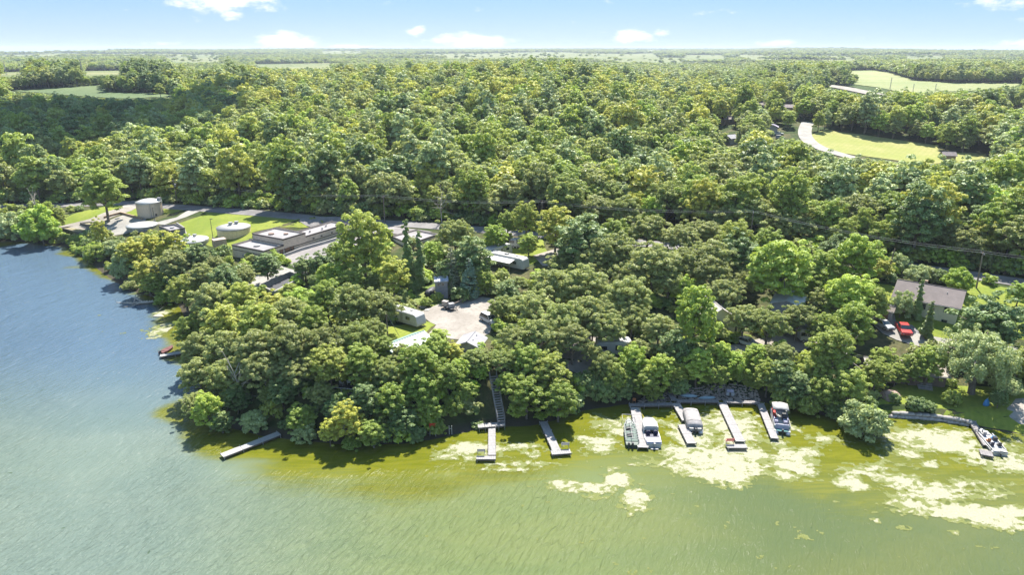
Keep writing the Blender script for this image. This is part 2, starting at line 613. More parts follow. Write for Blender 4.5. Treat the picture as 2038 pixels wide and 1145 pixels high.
def patch(name, poly, res, off, m, label, kind='structure', ragged=0.0):
    """a surface laid on the ground inside a polygon"""
    P = [Vector((float(a), float(b))) for a, b in poly]
    edge = []
    for a, b in zip(P, P[1:] + P[:1]):
        n = max(1, int((b - a).length / res))
        for i in range(n):
            q = a.lerp(b, i / n)
            if ragged:
                nn = Vector((-(b - a).y, (b - a).x)).normalized()
                q = q + nn * ragged * (float(fbm(np.array([q.x / 2.2]), np.array([q.y / 2.2]), 33, 3)[0]) - .5) * 2
            edge.append(q)
    arr = np.array([[p.x, p.y] for p in edge])
    lo, hi = arr.min(0), arr.max(0)
    gx, gy = np.meshgrid(np.arange(lo[0], hi[0], res), np.arange(lo[1], hi[1], res))
    gx = gx + (np.arange(gx.shape[0])[:, None] % 2) * res * .5
    k = in_poly(gx.ravel(), gy.ravel(), arr)
    inner = [Vector((a, b)) for a, b in zip(gx.ravel()[k], gy.ravel()[k])]
    ne = len(edge)
    out = delaunay_2d_cdt(edge + inner, [(i, (i + 1) % ne) for i in range(ne)], [], 1, 1e-4)
    v = [(p.x, p.y, drop(p.x, p.y) + off) for p in out[0]]
    me = bpy.data.meshes.new(name)
    me.from_pydata(v, [], [tuple(f) for f in out[2]])
    me.materials.append(m)
    me.polygons.foreach_set('use_smooth', [True] * len(me.polygons))
    bm = bmesh.new(); bm.from_mesh(me)
    for f in bm.faces:
        if f.normal.z < 0: f.normal_flip()
    bm.to_mesh(me); bm.free()
    o = link(bpy.data.objects.new(name, me))
    return tag(o, label, kind=kind)


def surf_material(name, cols, scale=0.35, bump=0.05, rough=0.9, lines=None):
    m = bpy.data.materials.new(name)
    m.use_nodes = True
    t = NT(m.node_tree)
    co = t.n('ShaderNodeNewGeometry').outputs['Position']
    n1, n2 = t.noise(co, scale, 5, 0.62), t.noise(co, scale * 9, 4, 0.65)
    c = t.mix(t.ramp(n1, 0.36, 0.64), cols[0], cols[1])
    c = t.mix(t.m('MULTIPLY', t.ramp(n2, 0.45, 0.75), 0.7), c, cols[2])
    if lines:
        w = t.n('ShaderNodeTexWave')
        w.inputs['Scale'].default_value, w.inputs['Distortion'].default_value = lines[0], 1.2
        t.t.links.new(t.mapping(co, rot=(0, 0, lines[1])), w.inputs['Vector'])
        c = t.mix(t.m('MULTIPLY', w.outputs[1], lines[2]), c, cols[2])
    b = t.n('ShaderNodeBsdfPrincipled', i_Base_Color=c, i_Roughness=rough)
    b.inputs['Specular IOR Level'].default_value = 0.15
    bp = t.n('ShaderNodeBump', i_Height=n2, i_Strength=0.7, i_Distance=bump)
    t.t.links.new(bp.outputs[0], b.inputs['Normal'])
    t.t.links.new(b.outputs[0], t.n('ShaderNodeOutputMaterial').inputs[0])
    return m


LAWN = surf_material('mown_grass', [(0.139, 0.180, 0.0209), (0.203, 0.226, 0.0348), (0.099, 0.133, 0.0174)], 0.12, 0.06, lines=(0.35, 0.45, 0.22))
ROUGH = surf_material('rough_grass', [(0.10, 0.15, 0.03), (0.19, 0.20, 0.06), (0.07, 0.11, 0.02)], 0.2, 0.1)
MEADOW = surf_material('meadow_grass', [(0.215, 0.227, 0.0585), (0.280, 0.254, 0.0975), (0.176, 0.195, 0.0455)], 0.03, 0.1, lines=(0.156, 0.650, 0.3250))
CROP = surf_material('crop_rows', [(0.086, 0.121, 0.0517), (0.115, 0.149, 0.0633), (0.075, 0.103, 0.0403)], 0.012, 0.1)
HAY = surf_material('hay_grass', [(0.176, 0.202, 0.0780), (0.240, 0.240, 0.1105), (0.143, 0.182, 0.0650)], 0.012, 0.1)
GRAVEL = surf_material('gravel_lot', [(0.225, 0.200, 0.172), (0.300, 0.272, 0.238), (0.165, 0.143, 0.120)], 0.16, 0.05)
YARD = surf_material('pinkish_paving', [(0.195, 0.178, 0.170), (0.250, 0.230, 0.220), (0.160, 0.146, 0.140)], 0.2, 0.02)
CONC = surf_material('concrete_paving', [(0.240, 0.224, 0.2000), (0.304, 0.288, 0.2560), (0.192, 0.176, 0.1560)], 0.2, 0.02)
ASPH = surf_material('worn_asphalt', [(0.140, 0.132, 0.1296), (0.205, 0.192, 0.1836), (0.108, 0.104, 0.0994)], 0.2, 0.02)

patch('field', FIELD_W['crop'], 14, 0.35, CROP, 'grey green crop field beyond the dark woods')
patch('field', FIELD_W['right'], 14, 0.45, HAY, 'pale green sloping field beyond the beige road')
patch('meadow', FIELD_W['meadow'], 5, 0.2, MEADOW, 'yellow green mown meadow among the trees')
for k, lab in (('tank', 'bright mown lawn round the tan tank'), ('treeyard', 'grass strip below the tall tree by the lake'), ('tankyard', 'grass round the tall tank'), ('rv', 'grass beside the white travel trailer'),
               ('camp', 'camp lawn round the small standing tree'), ('house', 'lawn round the long roofed house'), ('shore', 'lawn behind the stone lake wall')):
    patch('lawn', LAWN_W[k], 1.6, 0.06, LAWN, lab, ragged=0.5)
patch('rough_grass', LAWN_W['hedge'], 1.6, 0.06, ROUGH, 'rough grass beside the grey shed', ragged=0.6)
for k, mm, lab in (('park', GRAVEL, 'pale gravel turning lot'), ('dry', CONC, 'pale concrete pad beside the drying beds'), ('path', GRAVEL, 'pale gravel path to the drying beds'),
                   ('circle', GRAVEL, 'round gravel patch by the lake'), ('turn', CONC, 'concrete drive past the tall tank'), ('yard', YARD, 'grey paved yard of the plant'), ('camp_drive', GRAVEL, 'gravel camp drive'),
                   ('trailers', GRAVEL, 'gravel under the oaks above the docks'), ('trailers2', GRAVEL, 'gravel lane under the trees'), ('apron', CONC, 'concrete apron above the sunken ramp')):
    patch('gravel_lot' if mm is GRAVEL else 'paving', GRAVEL_W[k], 1.6, 0.10, mm, lab, ragged=0.35 if mm is GRAVEL else 0.0)


def ribbon(name, pts, width, m, label, off=0.14, step=2.0, kind='structure'):
    pts = [Vector((p[0], p[1], 0)) for p in pts]
    line = []
    for a, b in zip(pts, pts[1:]):
        n = max(1, int((b - a).length / step))
        line += [a.lerp(b, i / n) for i in range(n)]
    line.append(pts[-1])
    for _ in range(6):
        line = [line[0]] + [(line[i - 1] + line[i] * 2 + line[i + 1]) / 4 for i in range(1, len(line) - 1)] + [line[-1]]
    v, nc = [], 5
    for i, p in enumerate(line):
        d = (line[min(i + 1, len(line) - 1)] - line[max(i - 1, 0)]).normalized()
        n = Vector((-d.y, d.x, 0))
        for k in range(nc):
            q = p + n * width * (k / (nc - 1) - .5)
            v.append((q.x, q.y, drop(q.x, q.y) + off))
    me = raw_mesh(name, v, grid_quads(len(line), nc)[:, ::-1], m)
    me.polygons.foreach_set('use_smooth', [True] * len(me.polygons))
    return tag(link(bpy.data.objects.new(name, me)), label, kind=kind)


ribbon('road', RD[2:-1], 6.4, ASPH, 'worn grey lakeside road below the wooded hill')
MEADOW_ROAD = [list(at(a, b))[:2] for a, b in [(1608, 244), (1600, 262), (1602, 275), (1622, 292), (1660, 306), (1700, 316)]]
ribbon('road', MEADOW_ROAD, 6.5, CONC, 'pale drive curving round the meadow', 0.35, 4)
FARM_ROAD = [list(at(a, b))[:2] for a, b in [(1640, 170), (1668, 174), (1700, 181), (1748, 190)]]
ribbon('road', FARM_ROAD, 16, GRAVEL, 'beige farm road below the pale field', 0.8, 10)
DRIVE = [list(at(a, b))[:2] for a, b in [(1755, 612), (1750, 650), (1780, 672), (1850, 686), (1920, 692), (1990, 700), (2060, 712)]]
ribbon('driveway', DRIVE, 4.6, CONC, 'pale concrete driveway below the house', 0.13)
PICKPAD = gpoly([(1782, 672), (1786, 645), (1815, 648), (1842, 672), (1835, 690)])
patch('driveway', PICKPAD, 1.6, 0.11, ASPH, 'worn parking pad under the red pickup')

# ------------------------------------------------------------------ the lake
wx = np.concatenate([np.linspace(-4000, -240, 12), np.linspace(-230, 160, 240), np.linspace(170, 4000, 12)])
wy = np.concatenate([np.linspace(-1500, -60, 8), np.linspace(-40, 40, 12), np.linspace(44, 236, 120), np.linspace(245, 900, 10)])
WX, WY = np.meshgrid(wx, wy)
me = raw_mesh('lake', np.stack([WX, WY, np.zeros_like(WX)], -1).reshape(-1, 3), grid_quads(len(wy), len(wx)))
D, _, _ = shore(WX, WY)
D = np.minimum(D, 0)
reach = 3.5 + 7 * sm((WX + 62) / 24) + 5 * sm((WX + 20) / 40) + 6 * sm((WX - 5) / 30) - 2.0 * sm((-WX - 60) / 60)
nse = (fbm(WX / 14, WY / 7, 41, 4) - .5) * 13
olive = 1 - sm(((-D) + nse - reach * .35) / (reach * 1.15 + 2.0))
green = sm((WX + 54 - (95 - WY) * 0.15) / 46)
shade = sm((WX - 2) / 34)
near_left = sm((D + 34) / 20) * (1 - sm((WX + 62) / 16))
calm = 0.6 * near_left + sm((D + reach * 1.2 + nse) / 8) * sm((WX + 55) / 20) + 0.72 * sm((WX - 2) / 30)
for nm, val in (('olive', olive), ('green', green), ('calm', np.clip(calm, 0, 1)), ('right', shade), ('sky_blue', sm((WY - 82) / 45) * (1 - sm((WX + 45) / 25)))):
    me.attributes.new(nm, 'FLOAT', 'POINT').data.foreach_set('value', val.ravel().astype(np.float32))


def water_material():
    m = bpy.data.materials.new('lake_water')
    m.use_nodes = True
    t = NT(m.node_tree)
    co = t.n('ShaderNodeNewGeometry').outputs['Position']
    A = {k: t.n('ShaderNodeAttribute', attribute_name=k).outputs['Fac'] for k in ('olive', 'green', 'calm', 'sky_blue', 'right')}
    n_big = t.noise(t.mapping(co, (0.6, 1.5, 1), (0, 0, .2)), 0.05, 5, 0.6, 1.0)
    n_str = t.noise(t.mapping(co, (0.35, 2.4, 1), (0, 0, .12)), 0.35, 5, 0.65, 1.5)
    teal = t.mix(t.ramp(n_big, .3, .7), (0.112, 0.150, 0.124), (0.136, 0.170, 0.136))
    grn = t.mix(t.ramp(n_big, .3, .7), (0.110, 0.142, 0.054), (0.134, 0.158, 0.058))
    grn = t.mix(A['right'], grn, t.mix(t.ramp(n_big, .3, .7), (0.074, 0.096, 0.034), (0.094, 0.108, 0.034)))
    teal = t.mix(A['sky_blue'], teal, (0.074, 0.116, 0.160))  # blue of the reflected sky painted into the water colour
    c = t.mix(A['green'], teal, grn)
    olv = t.mix(t.ramp(n_str, .35, .7), (0.092, 0.102, 0.008), (0.132, 0.132, 0.013))
    c = t.mix(t.ramp(t.m('ADD', A['olive'], t.m('MULTIPLY', t.m('SUBTRACT', n_str, .5), .5)), .15, .85), c, olv)
    # specks of weed just under the surface
    sp = t.noise(co, 0.55, 3, 0.55, 0.6)
    c = t.mix(t.m('MULTIPLY', t.ramp(sp, .715, .765), .65), c, (0.03, 0.06, 0.02))
    b = t.n('ShaderNodeBsdfPrincipled', i_Base_Color=c, i_Roughness=0.06, i_IOR=1.33)
    # ripples driven by the wind
    def crest(ang, along, across): return t.mapping(t.mapping(co, rot=(0, 0, R(-ang))), (along, across, 1))
    w1 = t.noise(crest(66, 0.42, 1.7), 1.0, 3, 0.55, 0.7)
    w2 = t.noise(crest(50, 0.7, 2.0), 2.6, 3, 0.6, 0.5)
    w3 = t.noise(crest(75, 0.5, 1.2), 0.24, 2, 0.5, 0.4)
    h = t.m('ADD', t.m('MULTIPLY', w1, 0.19), t.m('ADD', t.m('MULTIPLY', w2, 0.06), t.m('MULTIPLY', w3, .25)))
    st = t.m('SUBTRACT', 1.0, t.m('MULTIPLY', A['calm'], 0.82))
    bp = t.n('ShaderNodeBump', i_Height=h, i_Strength=st, i_Distance=2.6)
    t.t.links.new(bp.outputs[0], b.inputs['Normal'])
    t.t.links.new(b.outputs[0], t.n('ShaderNodeOutputMaterial').inputs[0])
    return m


me.materials.append(water_material())
me.polygons.foreach_set('use_smooth', [True] * len(me.polygons))
tag(link(bpy.data.objects.new('lake', me)), 'green lake water turning blue to the left', kind='structure')

# floating algae: real thin mats lying 2 cm proud of the water
BLOBS = [(1455, 850, 60, 40, .8), (1395, 865, 60, 40, .8), (1300, 845, 40, 20, .62), (1870, 880, 110, 22, .95), (1985, 915, 70, 20, .95), (1945, 1022, 130, 14, 1.15), (1880, 975, 90, 22, .72), (1165, 972, 60, 13, 1.0), (1225, 952, 26, 18, 1.0), (1106, 962, 16, 5, .95), (1265, 990, 24, 20, 1.0), (1420, 915, 95, 34, 1.05), (1440, 945, 55, 20, 1.05), (1385, 885, 50, 34, .95), (1345, 893, 50, 14, .9),
         (1575, 917, 42, 26, 1.05), (1600, 938, 30, 12, .9), (1560, 945, 12, 8, .95), (1700, 965, 26, 13, 1.0), (1692, 948, 20, 8, .9), (1800, 962, 45, 16, .95), (1850, 985, 60, 14, .9), (1830, 1005, 50, 12, .95),
         (1905, 1018, 80, 13, 1.1), (1990, 1038, 60, 16, 1.1), (2060, 1050, 50, 20, 1.1), (1970, 985, 60, 12, .72), (1930, 965, 60, 14, .72), (1860, 925, 30, 8, .8), (1835, 868, 55, 12, 1.0), (1900, 888, 55, 14, 1.05),
         (1960, 906, 50, 13, 1.05), (2020, 926, 60, 16, 1.0), (1815, 908, 40, 10, .75), (1480, 852, 36, 30, .95), (1465, 880, 30, 26, .9), (1540, 880, 30, 20, .72), (1350, 860, 26, 26, .9), (1420, 860, 30, 20, .7),
         (1320, 850, 20, 14, .72), (1225, 855, 40, 20, .75), (1195, 885, 42, 14, .85), (1160, 880, 20, 16, .7), (935, 895, 46, 14, .86), (985, 900, 40, 16, .78), (920, 910, 60, 8, .74), (1040, 925, 70, 6, .74), (1030, 890, 40, 10, .7),
         (1060, 900, 24, 8, .7), (1010, 935, 60, 5, .72), (1640, 880, 40, 16, .66), (1600, 900, 40, 14, .7), (1560, 850, 30, 18, .72), (1720, 935, 70, 14, .64), (1760, 915, 30, 10, .7), (1260, 925, 30, 4, .6),
         (1490, 905, 46, 16, .9), (1660, 1000, 14, 4, .7), (1745, 1037, 10, 5, .8), (1790, 1050, 12, 5, .7), (1900, 1058, 14, 5, .7), (330, 655, 26, 12, .8), (318, 672, 20, 8, .74), (365, 700, 8, 5, .6), (325, 622, 14, 5, .8), (1330, 800, 10, 6, .6)]
res = 0.2


def mats_in(x0, x1, y0, y1, thr, seed):
    gx, gy = np.meshgrid(np.arange(x0, x1, res), np.arange(y0, y1, res))
    cover = np.zeros(gx.shape)
    for a, b, ra, rb, k in BLOBS:
        c0 = on_plane(a, b)
        rx = abs(on_plane(a + ra, b)[0] - c0[0])
        ry = (on_plane(a, b - rb)[1] - on_plane(a, b + rb)[1]) / 2
        if c0[0] + 4 * rx < x0 or c0[0] - 4 * rx > x1: continue
        cover = np.maximum(cover, k * np.exp(-0.55 * (((gx - c0[0]) / rx) ** 2 + ((gy - c0[1]) / ry) ** 2)))
    wx_ = gx + 1.6 * (fbm(gx / 3, gy / 3, 61, 3) - .5)
    wy_ = gy + 1.6 * (fbm(gx / 3, gy / 3, 71, 3) - .5)
    n = fbm(wx_ / 3.4, wy_ / 1.7, seed, 5, .62) - .5
    n2 = fbm(wx_ / 0.7, wy_ / 0.5, seed + 9, 3, .6) - .5
    f = cover + 1.05 * n + 1.0 * n2 + 0.09
    dd, _, _ = shore(gx, gy)
    f = np.where(dd > 0.3, -1, f)
    return gx, gy, f


def algae_sheet():
    V, Q, CV, base = [], [], [], 0
    for (x0, x1, y0, y1) in ((-12, 92, 56, 101), (-92, -72, 128, 150)):
        gx, gy, f = mats_in(x0, x1, y0, y1, .5, 81)
        keep = f > 0.44
        cell = keep[:-1, :-1] & keep[1:, :-1] & keep[:-1, 1:] & keep[1:, 1:]
        r, c = np.nonzero(cell)
        nc = gx.shape[1]
        a = r * nc + c
        q = np.stack([a, a + 1, a + nc + 1, a + nc], 1)
        used, inv = np.unique(q, return_inverse=True)
        jx = (vnoise(gx * 5.1, gy * 5.3, 3) - .5) * res * 1.2
        jy = (vnoise(gx * 5.7, gy * 4.9, 8) - .5) * res * 1.2
        hz = 0.012 + 0.03 * np.clip((f - .5) * 2, 0, 1) + 0.02 * vnoise(gx * 3, gy * 3, 6)
        P = np.stack([gx + jx, gy + jy, hz], -1).reshape(-1, 3)[used]
        V.append(P); Q.append(inv.reshape(q.shape) + base); CV.append(f.ravel()[used])
        base += len(P)
    me = raw_mesh('algae_scum', np.vstack(V), np.vstack(Q))
    me.attributes.new('cover', 'FLOAT', 'POINT').data.foreach_set('value', np.concatenate(CV).astype(np.float32))
    m = bpy.data.materials.new('algae_scum')
    m.use_nodes = True
    t = NT(m.node_tree)
    co = t.n('ShaderNodeNewGeometry').outputs['Position']
    cv = t.n('ShaderNodeAttribute', attribute_name='cover').outputs['Fac']
    n1, n2 = t.noise(co, 1.6, 5, .65), t.noise(co, 9, 4, .7)
    k = t.m('ADD', cv, t.m('ADD', t.m('MULTIPLY', t.m('SUBTRACT', n1, .5), .7), t.m('MULTIPLY', t.m('SUBTRACT', n2, .5), .5)))
    film = t.mix(t.ramp(n2, .35, .65), (0.088, 0.110, 0.018), (0.150, 0.158, 0.046))
    cream = t.mix(t.ramp(n2, .3, .65), (0.20, 0.190, 0.115), (0.315, 0.300, 0.215))
    c = t.mix(t.ramp(k, .68, .92), film, cream)
    b = t.n('ShaderNodeBsdfPrincipled', i_Base_Color=c, i_Roughness=0.75)
    b.inputs['Specular IOR Level'].default_value = 0.2
    bp = t.n('ShaderNodeBump', i_Height=t.m('ADD', n1, t.m('MULTIPLY', n2, .4)), i_Strength=0.7, i_Distance=0.12)
    t.t.links.new(bp.outputs[0], b.inputs['Normal'])
    t.t.links.new(b.outputs[0], t.n('ShaderNodeOutputMaterial').inputs[0])
    me.materials.append(m)
    tag(link(bpy.data.objects.new('algae_scum', me)), 'cream and yellow green algae scum floating on the lake by the docks', kind='stuff')


algae_sheet()

# ------------------------------------------------------------------ haze: one closed box of thin air
hb = MB().box(0, 5450, -6.0, 36000, 14500, 96.0)
hz = bpy.data.materials.new('haze')
hz.use_nodes = True
t = NT(hz.node_tree)
pv = t.n('ShaderNodeVolumePrincipled', i_Color=(0.80, 0.88, 1.0), i_Density=0.000085, i_Anisotropy=0.0)
t.t.links.new(pv.outputs[0], t.n('ShaderNodeOutputMaterial').inputs['Volume'])
hb_o = hb.build('haze', hz)
tag(hb_o, 'thin summer haze over the land', kind='stuff')
# ------------------------------------------------------------------ trees
def leaf_material(name, a, b, c, trans=0.5, dark=0.55):
    """a, b: leaf colours picked per tree; c: a third tone that some whole trees take"""
    m = bpy.data.materials.new(name)
    m.use_nodes = True
    t = NT(m.node_tree)
    oi = t.n('ShaderNodeObjectInfo')
    geo = t.n('ShaderNodeNewGeometry')
    rnd = oi.outputs['Random']
    col = t.mix(rnd, a, b)
    r2 = t.m('FRACT', t.m('MULTIPLY', rnd, 37.7))
    col = t.mix(t.m('MULTIPLY', t.ramp(r2, .62, 1.0), .8), col, c)
    # neighbouring trees share a tone, as stands of one kind do
    zone = t.noise(oi.outputs['Location'], 0.011, 3, 0.6)
    col = t.mix(t.m('MULTIPLY', t.ramp(zone, .42, .60), .6), col, t.mix(.5, b, c))
    isl = geo.outputs['Random Per Island']
    r3 = t.m('FRACT', t.m('MULTIPLY', rnd, 91.3))
    hsv = t.n('ShaderNodeHueSaturation', i_Color=col)
    t.put(hsv.inputs['Value'], t.m('ADD', t.m('MULTIPLY', isl, 0.6), t.m('ADD', t.m('MULTIPLY', r3, .46), 1.24)))
    t.put(hsv.inputs['Saturation'], t.m('ADD', t.m('MULTIPLY', isl, -0.25), 1.10))
    b1 = t.n('ShaderNodeBsdfPrincipled', i_Base_Color=hsv.outputs[0], i_Roughness=0.5)
    b1.inputs['Specular IOR Level'].default_value = 0.25
    tr = t.n('ShaderNodeBsdfTranslucent', i_Color=t.mix(.45, hsv.outputs[0], (.40, .43, .06)))
    mx = t.n('ShaderNodeMixShader', i_0=trans)
    t.t.links.new(b1.outputs[0], mx.inputs[1])
    t.t.links.new(tr.outputs[0], mx.inputs[2])
    t.t.links.new(mx.outputs[0], t.n('ShaderNodeOutputMaterial').inputs[0])
    return m


LEAF = {
    'oak': leaf_material('oak_leaves', (0.166, 0.185, 0.062), (0.228, 0.244, 0.094), (0.186, 0.227, 0.062)),
    'maple': leaf_material('maple_leaves', (0.145, 0.206, 0.037), (0.207, 0.256, 0.053), (0.262, 0.277, 0.062)),
    'ash': leaf_material('ash_leaves', (0.290, 0.290, 0.042), (0.330, 0.322, 0.062), (0.270, 0.300, 0.060), 0.42),
    'lime': leaf_material('bright_leaves', (0.200, 0.284, 0.035), (0.262, 0.320, 0.050), (0.214, 0.270, 0.056), 0.42),
    'willow': leaf_material('willow_leaves', (0.200, 0.240, 0.095), (0.245, 0.280, 0.120), (0.215, 0.26, 0.10), 0.32),
    'dark': leaf_material('dark_leaves', (0.083, 0.125, 0.040), (0.117, 0.163, 0.053), (0.131, 0.170, 0.050), 0.28),
    'spruce': leaf_material('spruce_needles', (0.097, 0.114, 0.062), (0.131, 0.142, 0.077), (0.159, 0.149, 0.081), 0.1),
    'blue': leaf_material('blue_needles', (0.117, 0.170, 0.106), (0.145, 0.192, 0.119), (0.131, 0.177, 0.106), 0.1),
}
BARK = mat('tree_bark', (0.16, 0.13, 0.10), 0.9, var=0.25, scale=4, bump=0.03)
DEADWOOD = mat('dead_wood', (0.42, 0.37, 0.31), 0.9, var=0.2, scale=4)


def leaf_cloud(rng, clumps, nleaf, leaf, droop=0.0, up=0.25, flat=0.8):
    """clumps: rows of x, y, z, r. Leaf sized quads on and in each clump"""
    cl = np.asarray(clumps)
    w = cl[:, 3] ** 2
    idx = rng.choice(len(cl), nleaf, p=w / w.sum())
    d = rng.normal(size=(nleaf, 3))
    d /= np.linalg.norm(d, axis=1)[:, None]
    d[:, 2] = np.where(d[:, 2] < -0.2, -d[:, 2] * rng.random(nleaf), d[:, 2])
    d /= np.linalg.norm(d, axis=1)[:, None]
    rad = cl[idx, 3] * np.where(rng.random(nleaf) < .2, rng.uniform(.3, .8, nleaf), rng.uniform(.8, 1.12, nleaf))
    p = cl[idx, :3] + d * rad[:, None] * np.array([1, 1, flat])
    if droop:
        p[:, 2] -= droop * rng.random(nleaf) ** 2 * (np.hypot(p[:, 0], p[:, 1]) / np.hypot(p[:, 0], p[:, 1]).max())
    nrm = d + rng.normal(size=(nleaf, 3)) * 0.42 + np.array([0, 0, up + .25])
    nrm /= np.linalg.norm(nrm, axis=1)[:, None]
    a = np.cross(nrm, rng.normal(size=(nleaf, 3)))
    a /= np.linalg.norm(a, axis=1)[:, None]
    b = np.cross(nrm, a)
    s = leaf * rng.uniform(.6, 1.25, nleaf)[:, None]
    v = np.stack([p - a * s * .62 - b * s * .15, p - b * s * .5, p + a * s * .62 + b * s * .1, p + b * s * .5 + nrm * s * .15], 1).reshape(-1, 3)
    q = np.arange(nleaf * 4).reshape(-1, 4)
    return v, q


def round_clumps(rng, n, rx, rz, zc, rmin, rmax, low=-0.5, jag=0.16, taper=0.0):
    out = []
    ga = math.pi * (3 - math.sqrt(5))
    for i in range(n):
        u = low + (1 - low) * (i + .5) / n
        th = i * ga + rng.uniform(-.35, .35)
        rr = math.sqrt(max(0, 1 - u * u))
        k = rng.uniform(.62, 1.0) + rng.normal() * jag * .5
        r = rng.uniform(rmin, rmax)
        wide = 1 - taper * max(0, u)
        out.append((rx * rr * k * math.cos(th) * wide, rx * rr * k * math.sin(th) * wide, zc + rz * u * k, r))
    for i in range(n // 4):
        out.append((rng.normal() * rx * .28, rng.normal() * rx * .28, zc + rng.uniform(-.3, .5) * rz, rng.uniform(rmin, rmax)))
    return out


def trunk_mesh(rng, name, h, r, clumps, nl=7, lean=0.0, m=None):
    mb = MB()
    top = Vector((lean, rng.normal() * .2, h))
    base = [Vector((0, 0, -.6)), Vector((lean * .1, 0, .5)), Vector((lean * .45, .1, h * .45)), top]
    mb.tube(base, [r * 1.25, r, r * .75, r * .4], 7)
    far = sorted(clumps, key=lambda c: -math.hypot(c[0], c[1]))[:max(nl * 2, 1)]
    rng.shuffle(far)
    for c in far[:nl]:
        s0 = base[2].lerp(top, rng.uniform(-.2, .8))
        e = Vector(c[:3])
        mid = s0.lerp(e, .5) + Vector((0, 0, .5))
        mb.tube([s0, mid, e], [r * .42, r * .28, r * .1], 5)
    return mb.mesh(name, m or BARK, True)


PROTO = {}      # kind -> list of (crown mesh, trunk mesh, crown radius, crown centre height, total height)


def add_proto(kind, clumps, nleaf, leaf, lm, seed, th, tr, nl=7, droop=0, up=.25, flat=.8, lean=0.0):
    rng = np.random.default_rng(seed)
    v, q = leaf_cloud(rng, clumps, nleaf, leaf, droop, up, flat)
    me = raw_mesh(kind + '_crown', v, q, LEAF[lm])
    tm = trunk_mesh(rng, kind + '_trunk', th, tr, clumps, nl, lean)
    cl = np.asarray(clumps)
    rad = float(np.percentile(np.hypot(v[:, 0], v[:, 1]), 96))
    PROTO.setdefault(kind, []).append((me, tm, rad, float(np.median(v[:, 2])), float(v[:, 2].max())))


for s in range(3):
    rg = np.random.default_rng(100 + s)
    add_proto('oak', round_clumps(rg, 150, 4.8, 3.8, 7.2, .38, .86, -.62, .34), 16500, .31, 'oak', 10 + s, 7.5, .36, 9, up=.35, flat=.72)
for s in range(3):
    rg = np.random.default_rng(200 + s)
    add_proto('maple', round_clumps(rg, 155, 4.1, 5.5, 7.7, .38, .84, -.82, .30, .15), 16500, .31, 'maple', 20 + s, 9, .30, 8)
for s in range(2):
    rg = np.random.default_rng(300 + s)
    add_proto('ash', round_clumps(rg, 130, 3.8, 4.9, 7.2, .34, .76, -.78, .36, .2), 13500, .30, 'ash', 30 + s, 8.5, .26, 9)
for s in range(2):
    rg = np.random.default_rng(400 + s)
    add_proto('lime', round_clumps(rg, 150, 4.1, 4.8, 6.9, .38, .84, -.82, .28, .1), 16000, .31, 'lime', 40 + s, 8, .28, 8)
for s in range(2):
    rg = np.random.default_rng(500 + s)
    add_proto('elm', round_clumps(rg, 150, 4.0, 5.7, 7.9, .40, .88, -.86, .30, .1), 16500, .32, 'dark', 50 + s, 9.5, .32, 8)
rg = np.random.default_rng(600)
add_proto('willow', round_clumps(rg, 180, 5.7, 4.7, 8.1, .36, .8, -.68, .30), 24000, .28, 'willow', 60, 8.4, .62, 10, droop=3.2, up=.1, lean=1.1)
for s in range(2):      # conifers: whorls of drooping boughs
    rg = np.random.default_rng(700 + s)
    cl = []
    for z in np.linspace(1.2, 12.4, 22):
        R_ = 2.5 * (1 - z / 13.2) ** .8 + .12
        for k in range(max(3, int(R_ * 5.5))):
            th = rg.uniform(0, 2 * math.pi)
            cl.append((R_ * .8 * math.cos(th), R_ * .8 * math.sin(th), z - R_ * .15, .25 + .22 * R_))
    add_proto(('spruce', 'blue_spruce')[s], cl, 6500, .34, ('spruce', 'blue')[s], 70 + s, 12.6, .2, 0, up=.1, flat=.5)
rg = np.random.default_rng(720)
cl = [(rg.normal() * .5 * (1.15 - z / 12), rg.normal() * .5 * (1.15 - z / 12), z, .75 * (1.12 - z / 13)) for z in np.linspace(.6, 11.5, 42)]
add_proto('cedar', cl, 6000, .34, 'dark', 72, 10, .18, 0, up=.2, flat=1.2)
for s in range(2):
    rg = np.random.default_rng(800 + s)
    add_proto('willow_bush', round_clumps(rg, 80, 2.8, 2.3, 2.0, .35, .7, -.62, .24), 8500, .25, 'willow', 80 + s, 2.2, .1, 6, up=.1)
for s in range(2):
    rg = np.random.default_rng(820 + s)
    add_proto('bush', round_clumps(rg, 70, 2.5, 2.0, 1.7, .33, .65, -.62, .28), 7000, .28, ('maple', 'dark')[s], 84 + s, 1.9, .1, 6)
rg = np.random.default_rng(840)
add_proto('lime_bush', round_clumps(rg, 70, 2.6, 2.3, 1.9, .33, .65, -.62, .28), 7000, .28, 'lime', 88, 1.9, .1, 6)

# the plain wording for each kind
WORDS = {'oak': ('oak_tree', 'grey green broad crowned oak'), 'maple': ('maple_tree', 'mid green tall crowned maple'), 'ash': ('ash_tree', 'yellow green ash'), 'lime': ('linden_tree', 'bright green leafy linden'),
         'elm': ('elm_tree', 'dark green dense elm'), 'willow': ('willow_tree', 'pale grey green willow'), 'spruce': ('spruce_tree', 'dull olive pointed spruce'), 'blue_spruce': ('spruce_tree', 'bluish green pointed spruce'),
         'cedar': ('cedar_tree', 'dark narrow column cedar'), 'willow_bush': ('willow_bush', 'pale silvery green bush'), 'bush': ('bush', 'mid green rounded bush'), 'lime_bush': ('bush', 'bright green rounded bush')}
rngT = np.random.default_rng(7)
LABEL_LATER = []    # trees that take their label from what they stand beside
TREES = []          # x, y, radius of every tree placed one by one
PROTO_OBJ = {}


